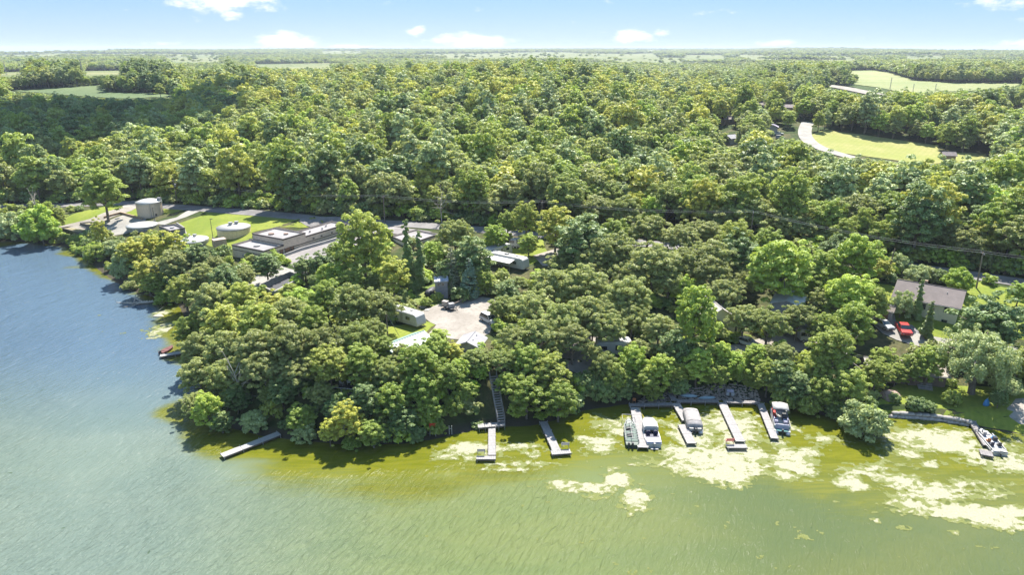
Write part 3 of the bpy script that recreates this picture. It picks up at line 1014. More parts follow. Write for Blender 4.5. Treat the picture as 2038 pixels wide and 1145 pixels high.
def plant(kind, x, y, scale, sz=1.0, label=None, group=None, z=None, var=None, rz=None):
    vs = PROTO[kind]
    cm, tm, rad, hc, ht = vs[int(rngT.integers(len(vs))) if var is None else var]
    nm, words = WORDS[kind]
    z = drop(x, y) if z is None else z
    o = thing(nm, label, 'bush' if 'bush' in kind else 'tree', (x, y, z - .05), float(rngT.uniform(0, 6.28)) if rz is None else rz, group)
    o.scale = (scale, scale, scale * sz)
    for n_, me_ in (('trunk', tm), ('crown', cm)):
        link(bpy.data.objects.new(n_, me_), o)
    TREES.append((x, y, rad * scale))
    return o


def crown_at(px, py, wpx, kind, sz=1.0, label=None, group=None, var=None):
    """a tree whose crown is seen at (px, py) and wpx pixels wide in the photograph"""
    vs = PROTO[kind]
    i = int(rngT.integers(len(vs))) if var is None else var
    rad, hc = vs[i][2], vs[i][3]
    k = wpx / FPX / (2 * rad)
    r = ground_hit(px, py, 0.0, hc * k * sz * .97)
    P, t = r
    return plant(kind, float(P[0]), float(P[1]), k * t * .97, sz, label, group, var=i)
# ------------------------------------------------------------------ trees picked from the photograph one by one
def trees(zone, rows):
    for row in rows:
        px, py, w, kind = row[:4]
        sz = row[4] if len(row) > 4 else 1.0
        own = row[5] if len(row) > 5 else None
        words = WORDS[kind][1]
        if own: crown_at(px, py, w, kind, sz, own)
        else: LABEL_LATER.append((crown_at(px, py, w, kind, sz), px, py, words, zone))


trees('on the lake edge below the plant', [
    (22, 448, 70, 'willow_bush', 1.2, 'grey green bush at the far left lake edge'), (78, 446, 82, 'lime_bush', 1.3, 'big bright bush beside the lake left of the drying beds'), (108, 428, 44, 'maple', .8),
    (203, 374, 84, 'maple', .9, 'tall maple standing alone above the gravel path'), (197, 460, 34, 'ash', 1.3, 'slim pale tree in front of the drying beds'),
    (195, 500, 50, 'bush'), (228, 492, 46, 'willow_bush'), (262, 500, 60, 'ash', .8), (298, 490, 56, 'ash', .8), (336, 484, 60, 'ash', .8), (248, 530, 56, 'willow_bush', 1.2), (292, 542, 62, 'ash', .8),
    (345, 520, 76, 'oak'), (388, 512, 60, 'elm', .8), (404, 545, 62, 'oak'), (312, 560, 56, 'maple', .7), (366, 575, 64, 'maple', .8), (424, 524, 50, 'oak'), (446, 556, 60, 'elm', .75), (486, 548, 50, 'oak'), (530, 528, 54, 'elm', .7),
    (420, 592, 80, 'oak'), (478, 590, 70, 'maple', .8), (352, 555, 50, 'elm', .7), (270, 555, 30, 'bush'), (330, 590, 44, 'bush'), (162, 498, 24, 'lime_bush'), (176, 506, 22, 'willow_bush')])
trees('on the wooded point by the lake', [
    (375, 652, 60, 'maple', .8), (445, 640, 84, 'ash', .8, 'yellow green tree at the left end of the wooded point'), (510, 640, 86, 'maple', .9), (575, 622, 84, 'oak'), (650, 598, 80, 'maple', .9), (700, 600, 96, 'oak'), (758, 606, 84, 'oak'),
    (400, 690, 84, 'oak'), (450, 690, 90, 'oak'), (508, 690, 92, 'oak'), (575, 680, 100, 'oak'), (640, 680, 96, 'oak'), (705, 672, 84, 'oak'), (742, 655, 56, 'oak'), (395, 742, 80, 'oak'), (455, 742, 90, 'oak'), (525, 730, 88, 'oak'),
    (590, 735, 84, 'oak'), (655, 722, 84, 'maple', .8), (716, 716, 74, 'maple', .8), (768, 735, 70, 'oak'), (388, 800, 60, 'oak'), (412, 810, 60, 'lime', 1.1, 'bright leafy tree leaning over the water at the point'),
    (560, 775, 60, 'elm', .8), (505, 838, 58, 'willow_bush', 1.1, 'grey green bush above the long narrow dock'), (600, 828, 62, 'maple', .7), (606, 862, 50, 'willow_bush', 1.1), (672, 812, 54, 'elm', .8), (690, 836, 70, 'ash', .9, 'yellow tree hanging over the water right of the long dock'),
    (655, 858, 44, 'ash', .9), (742, 858, 60, 'maple', .7), (725, 795, 64, 'elm', .8), (780, 792, 76, 'maple', .8), (832, 718, 84, 'maple', .8), (835, 770, 72, 'maple', .8), (866, 690, 56, 'lime', .9), (800, 835, 60, 'elm', .7), (850, 812, 56, 'maple', .7),
    (892, 745, 66, 'maple', .8), (905, 800, 50, 'bush', 1.3), (870, 850, 40, 'bush'), (825, 862, 44, 'bush'), (700, 880, 40, 'bush'), (640, 780, 60, 'oak'), (470, 790, 56, 'elm', .7), (440, 838, 44, 'elm', .7), (760, 690, 50, 'maple', .8), (800, 700, 46, 'oak'),
    (945, 712, 58, 'oak', .8), (962, 705, 44, 'oak', .8), (955, 735, 40, 'lime', .7), (916, 732, 46, 'lime', .8), (930, 775, 46, 'maple', .7), (938, 812, 34, 'bush'), (872, 668, 40, 'lime', .7), (560, 655, 70, 'oak'), (620, 640, 70, 'maple', .9), (540, 780, 50, 'oak'), (900, 700, 44, 'ash', .7)])
trees('round the plant and the camp', [
    (722, 478, 108, 'maple', 1.05, 'big green tree in front of the plant yard'), (782, 542, 66, 'ash', .9, 'golden green tree left of the dark cedars'), (812, 532, 36, 'cedar', 1.0, 'dark column cedar left of the pair'), (836, 540, 34, 'cedar', .9, 'dark column cedar right of the pair'),
    (862, 500, 46, 'lime', .9), (905, 462, 74, 'oak', 1.2, 'tall grey oak behind the spruces'), (938, 512, 84, 'elm', .8, 'wide dark tree left of the two white trailers'), (884, 545, 44, 'elm', 1.0), (986, 468, 50, 'lime', .9), (1047, 430, 52, 'maple', 1.1),
    (1106, 448, 82, 'ash', .8, 'yellow green tree behind the camp lawn'), (1052, 482, 42, 'lime', .8, 'small tree standing alone on the camp lawn'), (899, 560, 42, 'spruce', .95, 'olive spruce beside the grey shed'), (934, 570, 42, 'blue_spruce', .8, 'bluish spruce right of the olive spruce'),
    (965, 555, 44, 'maple', .8), (1010, 580, 50, 'elm', .7), (660, 548, 66, 'lime', .8), (640, 525, 50, 'elm', .8), (700, 560, 60, 'maple', .8), (598, 595, 66, 'lime', .7), (540, 610, 70, 'ash', .7), (575, 580, 44, 'maple', .7), (822, 480, 34, 'oak', .8), (745, 560, 50, 'oak', .8),
    (632, 560, 40, 'bush', 1.4), (672, 502, 54, 'maple', .8), (606, 530, 46, 'elm', .7), (870, 590, 26, 'bush'), (848, 600, 26, 'bush'), (1000, 545, 30, 'bush', 1.3), (1030, 562, 40, 'oak', .8)])
trees('above the docks', [
    (1000, 608, 62, 'oak', .9, 'small oak shading the parked white car'), (1062, 606, 90, 'oak'), (1104, 566, 100, 'oak'), (1160, 560, 100, 'oak'), (1175, 618, 96, 'oak'), (1118, 630, 90, 'oak'), (1072, 660, 84, 'oak'), (1140, 672, 74, 'oak'), (1026, 672, 74, 'oak'),
    (1000, 712, 64, 'oak'), (1052, 712, 70, 'maple', .8), (1092, 738, 84, 'maple', .8), (1048, 782, 80, 'maple', .8), (1112, 792, 76, 'maple', .8), (1008, 760, 50, 'maple', .8), (1210, 650, 80, 'oak'), (1250, 585, 96, 'oak'), (1258, 628, 70, 'oak'),
    (1205, 725, 60, 'oak', 1.1), (1160, 760, 50, 'bush', 1.4), (1200, 775, 54, 'bush', 1.4), (1240, 770, 50, 'bush', 1.4), (1256, 715, 66, 'lime', .9), (1312, 735, 66, 'lime', 1.0), (1285, 760, 56, 'maple', .8), (1312, 650, 66, 'oak'), (1358, 572, 52, 'lime', .9, 'pale lime tree left of the big bright tree'),
    (1386, 618, 86, 'lime', 1.25, 'tall light green tree beside the cream cottage'), (1340, 690, 60, 'elm', .9), (1388, 722, 66, 'lime', .9), (1432, 700, 52, 'lime', .9), (1505, 706, 50, 'lime', .9), (1425, 745, 50, 'maple', .8), (1560, 700, 50, 'oak', .9), (1180, 700, 46, 'oak', 1.1),
    (1555, 530, 128, 'lime', .85, 'big bright green tree left of the grey metal roof'), (1442, 580, 80, 'oak'), (1482, 632, 76, 'oak'), (1530, 640, 84, 'oak'), (1590, 628, 74, 'oak'), (1640, 600, 76, 'oak'), (1690, 588, 96, 'lime', .9), (1655, 690, 90, 'maple', .85),
    (1700, 640, 86, 'maple', .9), (1625, 735, 66, 'maple', .8), (1640, 775, 64, 'maple', .8), (1692, 760, 76, 'maple', .8), (1588, 770, 60, 'elm', .8), (1555, 750, 60, 'elm', .9), (1535, 700, 44, 'oak'), (1745, 740, 60, 'maple', .8), (1722, 835, 92, 'willow_bush', 1.05, 'big pale bush hanging over the water by the stone wall'),
    (1560, 795, 50, 'bush', 1.2), (1610, 805, 50, 'bush', 1.2), (1226, 745, 60, 'maple', .9), (1345, 742, 50, 'maple', .8), (1462, 722, 50, 'lime', .9), (1530, 745, 60, 'maple', .9), (1470, 745, 40, 'bush', 1.2), (1350, 765, 44, 'bush', 1.3), (1665, 815, 44, 'bush', 1.2), (1300, 780, 40, 'bush'), (1145, 790, 40, 'bush'), (1030, 815, 40, 'lime_bush'), (1500, 760, 34, 'bush', 1.2),
    (1180, 645, 60, 'oak'), (1640, 650, 60, 'maple', .9), (1410, 660, 40, 'lime', .9), (1270, 690, 46, 'oak', .9), (1100, 690, 50, 'oak', .9)])
trees('between the road and the trailers', [
    (1160, 478, 110, 'elm', .7), (1225, 498, 104, 'oak'), (1300, 520, 110, 'oak'), (1365, 520, 96, 'oak'), (1420, 510, 90, 'oak'), (1290, 452, 84, 'oak'), (1355, 470, 80, 'oak'), (1415, 540, 84, 'oak'), (1180, 515, 84, 'oak'), (1250, 545, 84, 'oak'), (1330, 560, 70, 'oak'),
    (1470, 505, 80, 'elm', .8), (1640, 530, 70, 'maple', .9), (1706, 510, 90, 'lime', 1.0, 'tall green tree left of the leaning pole'), (1620, 560, 60, 'maple', .8), (1480, 555, 60, 'oak'), (1120, 520, 70, 'oak', .8), (1400, 460, 80, 'oak', .9), (1460, 470, 70, 'maple', .9), (1530, 485, 66, 'maple', .9), (1590, 495, 60, 'oak', .9), (1660, 500, 60, 'elm', .8), (1010, 440, 44, 'maple', .9), (1130, 455, 50, 'oak', .8), (1225, 460, 60, 'maple', .8), (1740, 505, 44, 'maple', .9)])
trees('round the long roofed house', [
    (1790, 522, 44, 'willow_bush', 1.2), (1826, 545, 46, 'willow_bush', 1.0), (1868, 548, 40, 'bush', 1.1), (1910, 556, 56, 'lime_bush', 1.2, 'bright rounded bush behind the house roof'), (1758, 530, 40, 'ash', .8), (1740, 600, 66, 'maple', .9), (1795, 605, 46, 'willow_bush', 1.5, 'pale small tree before the house roof'),
    (1826, 612, 24, 'cedar', .9, 'dark ivy clad narrow tree in front of the house'), (1846, 652, 26, 'cedar', .8, 'shorter ivy clad tree in front of the house lawn'), (1975, 640, 118, 'elm', .75, 'wide dark tree right of the cream house wall'), (2030, 580, 44, 'lime', .9),
    (1952, 705, 140, 'willow', .95, 'large pale willow leaning over the lake wall'), (1850, 720, 66, 'maple', .9, 'slender tree standing on the lake lawn'), (1815, 730, 54, 'maple', .8), (1785, 740, 44, 'maple', .8), (2005, 765, 60, 'willow', .6), (1990, 790, 34, 'elm', .8),
    (1758, 715, 56, 'maple', .8), (2030, 720, 70, 'maple', .8), (1826, 800, 40, 'bush', 1.0), (1850, 808, 30, 'bush', .9), (1900, 700, 60, 'willow', .7), (1780, 790, 26, 'bush', 1.0), (1895, 790, 36, 'bush', 1.2), (1945, 655, 40, 'bush', 1.3)])

# ------------------------------------------------------------------ the wood behind the road: nearest trees one by one, the rest as one mass
CLEAR = list(LAWN_W.values()) + list(GRAVEL_W.values()) + list(FIELD_W.values())


def seg_dist(x, y, pts):
    best = np.full(np.shape(x), 1e9)
    for p, q in zip(pts[:-1], pts[1:]):
        ex, ey = q[0] - p[0], q[1] - p[1]
        t = np.clip(((x - p[0]) * ex + (y - p[1]) * ey) / (ex * ex + ey * ey + 1e-9), 0, 1)
        best = np.minimum(best, np.hypot(x - p[0] - t * ex, y - p[1] - t * ey))
    return best


# ground kept open below the trees: stairs, docks, boat bank, buildings
OPEN_PX = [[(955, 860), (1010, 860), (1005, 800), (985, 735), (955, 735), (940, 800)], [(1258, 812), (1520, 812), (1520, 762), (1420, 748), (1330, 770), (1258, 795)], [(455, 520), (690, 480), (690, 440), (560, 440), (455, 500)],
           [(760, 700), (820, 650), (985, 640), (990, 720), (900, 720)], [(775, 500), (790, 460), (880, 455), (880, 490), (820, 505)], [(960, 560), (960, 490), (1090, 480), (1090, 550)], [(660, 790), (665, 750), (720, 750), (720, 790)]]
OPEN_PX += [[(1742, 600), (1920, 632), (1925, 690), (1840, 702), (1738, 700)], [(110, 445), (255, 396), (640, 430), (692, 450), (560, 520), (470, 512), (300, 466), (125, 474)]]
OPEN_W = [gpoly(p) for p in OPEN_PX]
# openings with houses and yards in the wood, and fringes kept low in front of the meadow and the fields so that they stay in view
YARDS_PX = [[(1434, 228), (1464, 228), (1466, 262), (1430, 262)], [(1443, 274), (1464, 274), (1466, 290), (1440, 290)], [(1524, 248), (1562, 252), (1575, 282), (1535, 284), (1526, 268)], [(1556, 206), (1576, 206), (1576, 217), (1556, 217)], [(1505, 206), (1523, 206), (1523, 217), (1505, 217)]]
YARDS_W = [gpoly(p) for p in YARDS_PX]
FRONT_PX = [[(1640, 300), (1740, 315), (1850, 328), (1965, 317), (1960, 360), (1850, 352), (1700, 336), (1640, 330)], [(30, 186), (100, 190), (255, 199), (345, 196), (350, 212), (250, 214), (100, 206), (30, 200)],
            [(1688, 172), (1800, 187), (1930, 184), (2030, 172), (2036, 186), (1900, 204), (1780, 204), (1700, 192)], [(1590, 292), (1640, 300), (1700, 330), (1680, 350), (1610, 330), (1585, 310)]]
FRONT_W = [gpoly(p) for p in FRONT_PX]


def scatter(y0, y1, step, rng, side=0.95, extra=60):
    x, y = [], []
    n = int((y1 - y0) / (step * .87))
    for i in range(n):
        yy = y0 + i * step * .87
        hw = side * yy + extra
        xs = np.arange(-hw, hw, step) + (i % 2) * step / 2
        x.append(xs); y.append(np.full(len(xs), yy))
    x, y = np.concatenate(x), np.concatenate(y)
    x = x + rng.uniform(-.38, .38, len(x)) * step
    y = y + rng.uniform(-.38, .38, len(y)) * step
    return x, y


def wooded(x, y, near_road=5.5):
    k = seg_dist(x, y, RD) > near_road
    d, _, _ = shore(x, y)
    k &= d > 2
    for P in CLEAR + YARDS_W: k &= ~in_poly(x, y, P)
    k &= seg_dist(x, y, MEADOW_ROAD) > 6
    k &= seg_dist(x, y, FARM_ROAD) > 14
    return k


rngF = np.random.default_rng(11)


def low_edge(P):
    P = np.asarray(P, float)
    xs = np.arange(P[:, 0].min(), P[:, 0].max() + 1, 2.0)
    lo = np.full(len(xs), -1.0)
    for (x0, y0), (x1, y1) in zip(P, np.roll(P, -1, 0)):
        k = (xs >= min(x0, x1)) & (xs <= max(x0, x1)) & (abs(x1 - x0) > 1e-6)
        lo[k] = np.maximum(lo[k], y0 + (xs[k] - x0) / (x1 - x0) * (y1 - y0))
    return xs, lo


# the woods stand lower where the land in front of a field, road or house is open to view
VIEWS = [low_edge(p) for p in list(FIELD_PX.values()) + FAR_PX + YARDS_PX + [[(1640, 168), (1760, 178), (1760, 194), (1640, 178)], [(1598, 240), (1640, 258), (1710, 312), (1690, 318), (1600, 285)], [(1870, 300), (1900, 300), (1900, 318), (1870, 318)]]]


def allowed(x, y, z):
    """greatest height of a tree at x, y that leaves the open ground behind it in view"""
    hmax = np.full(x.shape, 99.0)
    dep = y * cp + (CAM_H - z) * sp_
    px = 1019 + FPX * x / dep
    pyb = 572.5 - FPX * (y * sp_ - (CAM_H - z) * cp) / dep
    for off in (-1, 0, 1):
        q = px + off * FPX * 3.2 / dep
        for xs, lo in VIEWS:
            if len(xs) < 2: continue
            e = np.interp(q, xs, lo, left=-1, right=-1) + 0.6
            k = (e > 0) & (pyb > e - 1)
            b = (572.5 - e) / FPX
            zr = CAM_H + (-sp_ + b * cp) * y / (cp + b * sp_)
            hmax = np.where(k, np.minimum(hmax, zr - z), hmax)
    return hmax


x, y = scatter(120, 950, 7.0, rngF, 1.3, 140)
s = y - y_road(x)
k = wooded(x, y) & (s > 5)
left_mass = (x < -190) & (s > 0)
x, y, s = x[k], y[k], s[k]
front = np.zeros(len(x), bool)
for P in FRONT_W: front |= in_poly(x, y, P)
zone = fbm(x / 60, y / 60, 51, 3)
pick = rngF.random(len(x))
kinds = np.array(['oak', 'maple', 'ash', 'lime', 'elm'])
probs = np.stack([.34 + .9 * (zone - .5), .30 + 0 * zone, .14 + 0.25 * (zone - .5) * -1, .10 + 0 * zone, .12 - .5 * (zone - .5)], 1)
ridge = sm((y - 330) / 150) * sm((x + 330) / 100) * (1 - sm((x - 150) / 120))
probs[:, 2] += .50 * ridge
cloud_shade = sm((-150 - x) / 60) * sm((520 - y) / 60)
probs[:, 4] += .35 * cloud_shade  # more dark leaved elms put here to deepen the cloud's shade
belt = (x / y > -.64) & (x / y < -.47) & (y > 560)
probs[:, 4] += 3.0 * belt
probs = np.clip(probs, .02, 1)
cum = np.cumsum(probs / probs.sum(1)[:, None], 1)
ki = (pick[:, None] > cum).sum(1).clip(0, 4)
size = (.72 + .72 * rngF.random(len(x)) ** 1.8)
tall = rngF.uniform(.85, 1.2, len(x))
hm = allowed(x, y, height(x, y)) * rngF.uniform(.85, 1.1, len(x))
full = 13.0 * size * tall
k = hm > 2.2
cut = np.clip(hm / full, 0, 1)
size, tall = size * np.where(cut < 1, np.maximum(cut, .35) ** .55, 1), tall * np.where(cut < 1, cut / np.maximum(cut, .35) ** .55, 1)
x, y, s, ki, size, tall = x[k], y[k], s[k], ki[k], size[k], tall[k]
# what shows largest: nearest to the camera and inside the frame
depth = y * cp + (CAM_H - 8) * sp_
pxx = 1019 + FPX * x / depth
inframe = (pxx > -60) & (pxx < 2100)
order = np.argsort(np.where(inframe, np.hypot(x, y), 1e9))
N_ONE = max(0, 296 - len(TREES))
one = order[:N_ONE]
for i in one:
    kd = str(kinds[ki[i]])
    o = plant(kd, float(x[i]), float(y[i]), float(size[i]), float(tall[i]))
    zc = float(height(x[i:i + 1], y[i:i + 1])[0]) + 7
    dep = y[i] * cp + (CAM_H - zc) * sp_
    LABEL_LATER.append((o, 1019 + FPX * x[i] / dep, 572.5 - FPX * (y[i] * sp_ - (CAM_H - zc) * cp) / dep, WORDS[kd][1], 'wood'))
rest = np.ones(len(x), bool)
rest[one] = False

# ---- lighter meshes for the mass
MASS = []


def mass_proto(nm, kind, rx, rz, zc, ncl, nleaf, leaf, seed, rmin=.55, rmax=1.15, taper=.1):
    rg = np.random.default_rng(seed)
    cl = round_clumps(rg, ncl, rx, rz, zc, rmin, rmax, -.6, .28, taper)
    v, q = leaf_cloud(rg, cl, nleaf, leaf, 0, .28, .78)
    tm = MB().tube([(0, 0, -1), (0, 0, zc)], [.3, .2], 5)
    tv = np.array([list(p) for p in tm.v]); tq = np.array([f for f in tm.f if len(f) == 4])
    me = raw_mesh(nm, np.vstack([v, tv]), np.vstack([q, tq + len(v)]), LEAF[kind])
    me.materials.append(BARK)
    mi = np.zeros(len(me.polygons), np.int32); mi[len(q):] = 1
    me.polygons.foreach_set('material_index', mi)
    return bpy.data.objects.new(nm, me)


def instancer(name, protos, pts, label):
    """one object that scatters the given prototype objects over the points: x, y, z, scale, tall, spin, index"""
    col = bpy.data.collections.new(name + '_kinds')
    for i, p in enumerate(protos):
        p.name = 'kind_%02d' % i
        col.objects.link(p)
    P = np.asarray(pts, np.float32)
    me = bpy.data.meshes.new(name)
    me.vertices.add(len(P))
    me.vertices.foreach_set('co', P[:, :3].ravel())
    for nm, c_ in (('size', 3), ('tall', 4), ('spin', 5)):
        me.attributes.new(nm, 'FLOAT', 'POINT').data.foreach_set('value', P[:, c_].copy())
    me.attributes.new('pick', 'INT', 'POINT').data.foreach_set('value', P[:, 6].astype(np.int32))
    o = link(bpy.data.objects.new(name, me))
    g = bpy.data.node_groups.new(name, 'GeometryNodeTree')
    g.interface.new_socket('Geometry', in_out='INPUT', socket_type='NodeSocketGeometry')
    g.interface.new_socket('Geometry', in_out='OUTPUT', socket_type='NodeSocketGeometry')
    N, L = g.nodes, g.links
    gi, go = N.new('NodeGroupInput'), N.new('NodeGroupOutput')
    ip, ci = N.new('GeometryNodeInstanceOnPoints'), N.new('GeometryNodeCollectionInfo')
    ci.inputs['Collection'].default_value = col
    ci.inputs['Separate Children'].default_value = True
    ci.inputs['Reset Children'].default_value = True

    def attr(nm, ty):
        a = N.new('GeometryNodeInputNamedAttribute')
        a.data_type = ty
        a.inputs['Name'].default_value = nm
        return a.outputs['Attribute']
    L.new(gi.outputs[0], ip.inputs['Points'])
    L.new(ci.outputs[0], ip.inputs['Instance'])
    ip.inputs['Pick Instance'].default_value = True
    L.new(attr('pick', 'INT'), ip.inputs['Instance Index'])
    cx = N.new('ShaderNodeCombineXYZ')
    L.new(attr('spin', 'FLOAT'), cx.inputs[2])
    L.new(cx.outputs[0], ip.inputs['Rotation'])
    sx = N.new('ShaderNodeCombineXYZ')
    sz_, tl = attr('size', 'FLOAT'), attr('tall', 'FLOAT')
    mm = N.new('ShaderNodeMath'); mm.operation = 'MULTIPLY'
    L.new(sz_, mm.inputs[0]); L.new(tl, mm.inputs[1])
    L.new(sz_, sx.inputs[0]); L.new(sz_, sx.inputs[1]); L.new(mm.outputs[0], sx.inputs[2])
    L.new(sx.outputs[0], ip.inputs['Scale'])
    L.new(ip.outputs[0], go.inputs[0])
    md = o.modifiers.new('scatter', 'NODES')
    md.node_group = g
    return tag(o, label, kind='stuff')


mid = []
for kd, lk, rx, rz, zc in (('oak', 'oak', 4.7, 4.6, 6.6), ('maple', 'maple', 4.0, 5.8, 7.0), ('ash', 'ash', 4.0, 5.2, 6.6), ('lime', 'lime', 4.2, 5.2, 6.4), ('elm', 'dark', 4.2, 6.0, 7.2), ('poplar', 'willow', 3.4, 6.2, 7.6)):
    for q in range(2):
        mid.append(mass_proto(kd, lk, rx, rz, zc, 72, 4600, .56, 900 + len(mid)))
zz = height(x[rest], y[rest])
nn = rest.sum()
pts = np.stack([x[rest], y[rest], zz - .3, size[rest] * 1.04, tall[rest], rngF.uniform(0, 6.28, nn), np.where(rngF.random(nn) < .07 + .10 * (fbm(x[rest] / 45, y[rest] / 45, 91, 3) > .56), 5, ki[rest]) * 2 + rngF.integers(0, 2, nn)], 1)
instancer('wood', mid, pts, 'leafy wood covering the hill behind the road')

# ---- low growth under and between the trees, thick on the bank
under = [mass_proto('bush', lk, 1.7, 1.3, 1.1, 16, 700, .42, 980 + i, .45, .8) for i, lk in enumerate(('maple', 'dark', 'oak', 'lime'))]
x, y = scatter(80, 330, 2.7, rngF, 1.0, 60)
d, _, _ = shore(x, y)
k = (d > .3) & (y - y_road(x) < 60) & (seg_dist(x, y, RD) > 4.5)
for P in CLEAR: k &= ~in_poly(x, y, P)
for P in OPEN_W: k &= ~in_poly(x, y, P)
dens = np.where(d < 9, .95, np.where(y > y_road(x), .8, .5))
k &= (rngF.random(len(x)) < dens) & (fbm(x / 9, y / 9, 66, 3) > .36)
x, y, d = x[k], y[k], d[k]
sc = rngF.uniform(.45, 1.15, len(x)) * np.where((y > y_road(x)) & (y < y_road(x) + 16), 1.5, 1.0)
UG = np.stack([x, y, height(x, y) - .15, sc, rngF.uniform(.7, 1.25, len(x)), rngF.uniform(0, 6.28, len(x)), rngF.integers(0, 4, len(x))], 1)
instancer('undergrowth', under, UG, 'leafy undergrowth on the lake bank and along the wood edge')

# ---- woods from the ridge to the horizon
far_p = []
for kd, lk in (('oak', 'oak'), ('maple', 'maple'), ('elm', 'dark')):
    far_p.append(mass_proto(kd, lk, 5.6, 4.6, 7.4, 34, 760, 1.35, 950 + len(far_p), 1.2, 2.0))
P3 = []
for (y0, y1, st, sc) in ((950, 1700, 9.5, 1.05), (1700, 3200, 13, 1.25), (3200, 6000, 21, 1.6), (6000, 11500, 38, 2.1)):
    x, y = scatter(y0, y1, st, rngF, 1.15, 80)
    fc = field_cover(x, y)
    k = (fc < .5)
    for P in [FIELD_W['right'], FIELD_W['crop']]: k &= ~in_poly(x, y, P)
    k &= seg_dist(x, y, FARM_ROAD) > 14
    k |= (rngF.random(len(x)) < .012) & (y > 1800)
    x, y = x[k], y[k]
    hm = allowed(x, y, height(x, y))
    k = hm > 4
    x, y, hm = x[k], y[k], np.clip(hm[k] / 12.5, .3, 1)
    P3.append(np.stack([x, y, height(x, y) - .3, rngF.uniform(.75, 1.2, len(x)) * sc, rngF.uniform(.75, 1.15, len(x)) / sc ** .75 * hm, rngF.uniform(0, 6.28, len(x)), rngF.integers(0, 3, len(x))], 1))
P3 = np.vstack(P3)
instancer('far_woods', far_p, P3, 'distant woods and hedgerows fading to the horizon')
print('TREES', len(TREES), 'mass', len(pts), 'far', len(P3))
# ------------------------------------------------------------------ paints
WHITE = mat('white_paint', (0.43, 0.42, 0.40), 0.45, var=.05)
OFFW = mat('weathered_white', (0.30, 0.29, 0.275), 0.6, var=.10, grain=.15)
CREAM = mat('cream_siding', (0.58, 0.54, 0.40), 0.7, var=.06)
TAN = mat('tan_panels', (0.56, 0.44, 0.32), 0.6, var=.08, grain=.1)
TANB = mat('tan_block', (0.56, 0.45, 0.35), 0.9, var=.12, scale=2, grain=.25, bump=.02)
DARKTRIM = mat('dark_trim', (0.055, 0.045, 0.045), 0.6, var=.1)
ROOFG = mat('grey_membrane', (0.23, 0.215, 0.215), 0.85, var=.10, scale=.5, grain=.15)
CONCW = mat('old_concrete', (0.27, 0.255, 0.23), 0.9, var=.14, grain=.2, scale=1.2)
CONCB = mat('brown_concrete', (0.30, 0.21, 0.14), 0.9, var=.14, grain=.2)
SANDB = mat('bed_sand', (0.21, 0.185, 0.10), 1.0, var=.15, grain=.2)
DOORB = mat('brown_door', (0.17, 0.09, 0.05), 0.6)
STEEL = mat('galvanised_steel', (0.45, 0.45, 0.45), 0.4, metal=.6)
GREY = mat('grey_paint', (0.24, 0.24, 0.25), 0.6)
DGREY = mat('charcoal', (0.045, 0.045, 0.05), 0.55)
BLACK = mat('black_rubber', (0.015, 0.015, 0.015), 0.7)
RED = mat('red_paint', (0.42, 0.025, 0.02), 0.3, var=.05, spec=.6)
RUST = mat('rust_red', (0.13, 0.045, 0.04), 0.7)
ORANGE = mat('orange_cloth', (0.45, 0.17, 0.06), 0.8)
BLUE = mat('blue_cloth', (0.05, 0.22, 0.5), 0.6)
NAVY = mat('navy_vinyl', (0.02, 0.022, 0.05), 0.35)
TEAL = mat('teal_panel', (0.05, 0.20, 0.19), 0.4)
LILAC = mat('grey_lilac_vinyl', (0.34, 0.33, 0.42), 0.5)
PALEB = mat('pale_blue_hull', (0.27, 0.36, 0.40), 0.5)
COVER = mat('mottled_boat_cover', (0.29, 0.27, 0.26), 0.85, var=.16, scale=1.6)
ALU = mat('dull_aluminium', (0.42, 0.43, 0.45), 0.4, metal=.5)
DECKW = mat('bleached_deck_boards', (0.27, 0.255, 0.248), 0.85, var=.10, scale=2.2, grain=.2)
DECKG = mat('grey_deck_boards', (0.22, 0.20, 0.195), 0.9, var=.16, scale=2, grain=.25)
DECKB = mat('brown_deck_boards', (0.20, 0.135, 0.09), 0.9, var=.16, scale=2, grain=.2)
POLEW = mat('pole_wood', (0.19, 0.145, 0.11), 0.9, var=.15)
PINKR = mat('pinkish_brown_shingles', (0.160, 0.132, 0.122), 0.9, var=.09, scale=.8, grain=.25)
GREYR = mat('grey_shingles', (0.27, 0.26, 0.27), 0.9, var=.1, scale=.8, grain=.25)
METR = mat('pale_metal_roof', (0.42, 0.43, 0.44), 0.4, metal=.25, var=.07, scale=1)
MINT = mat('mint_metal_roof', (0.21, 0.30, 0.265), 0.45, var=.05)
MINTD = mat('green_trim', (0.04, 0.16, 0.09), 0.6)
STONE = mat('lake_stone', (0.30, 0.275, 0.25), 0.95, var=.2, scale=3, grain=.2)
GLASS = glass_mat()
WIRE = mat('wire', (0.28, 0.27, 0.26), 0.6)


def dirv(a):
    return Vector((math.cos(a), math.sin(a), 0))


def local(o, x, y, z=0.0):
    return (x, y, z)


def heading(p, q):
    return math.atan2(q[1] - p[1], q[0] - p[0])


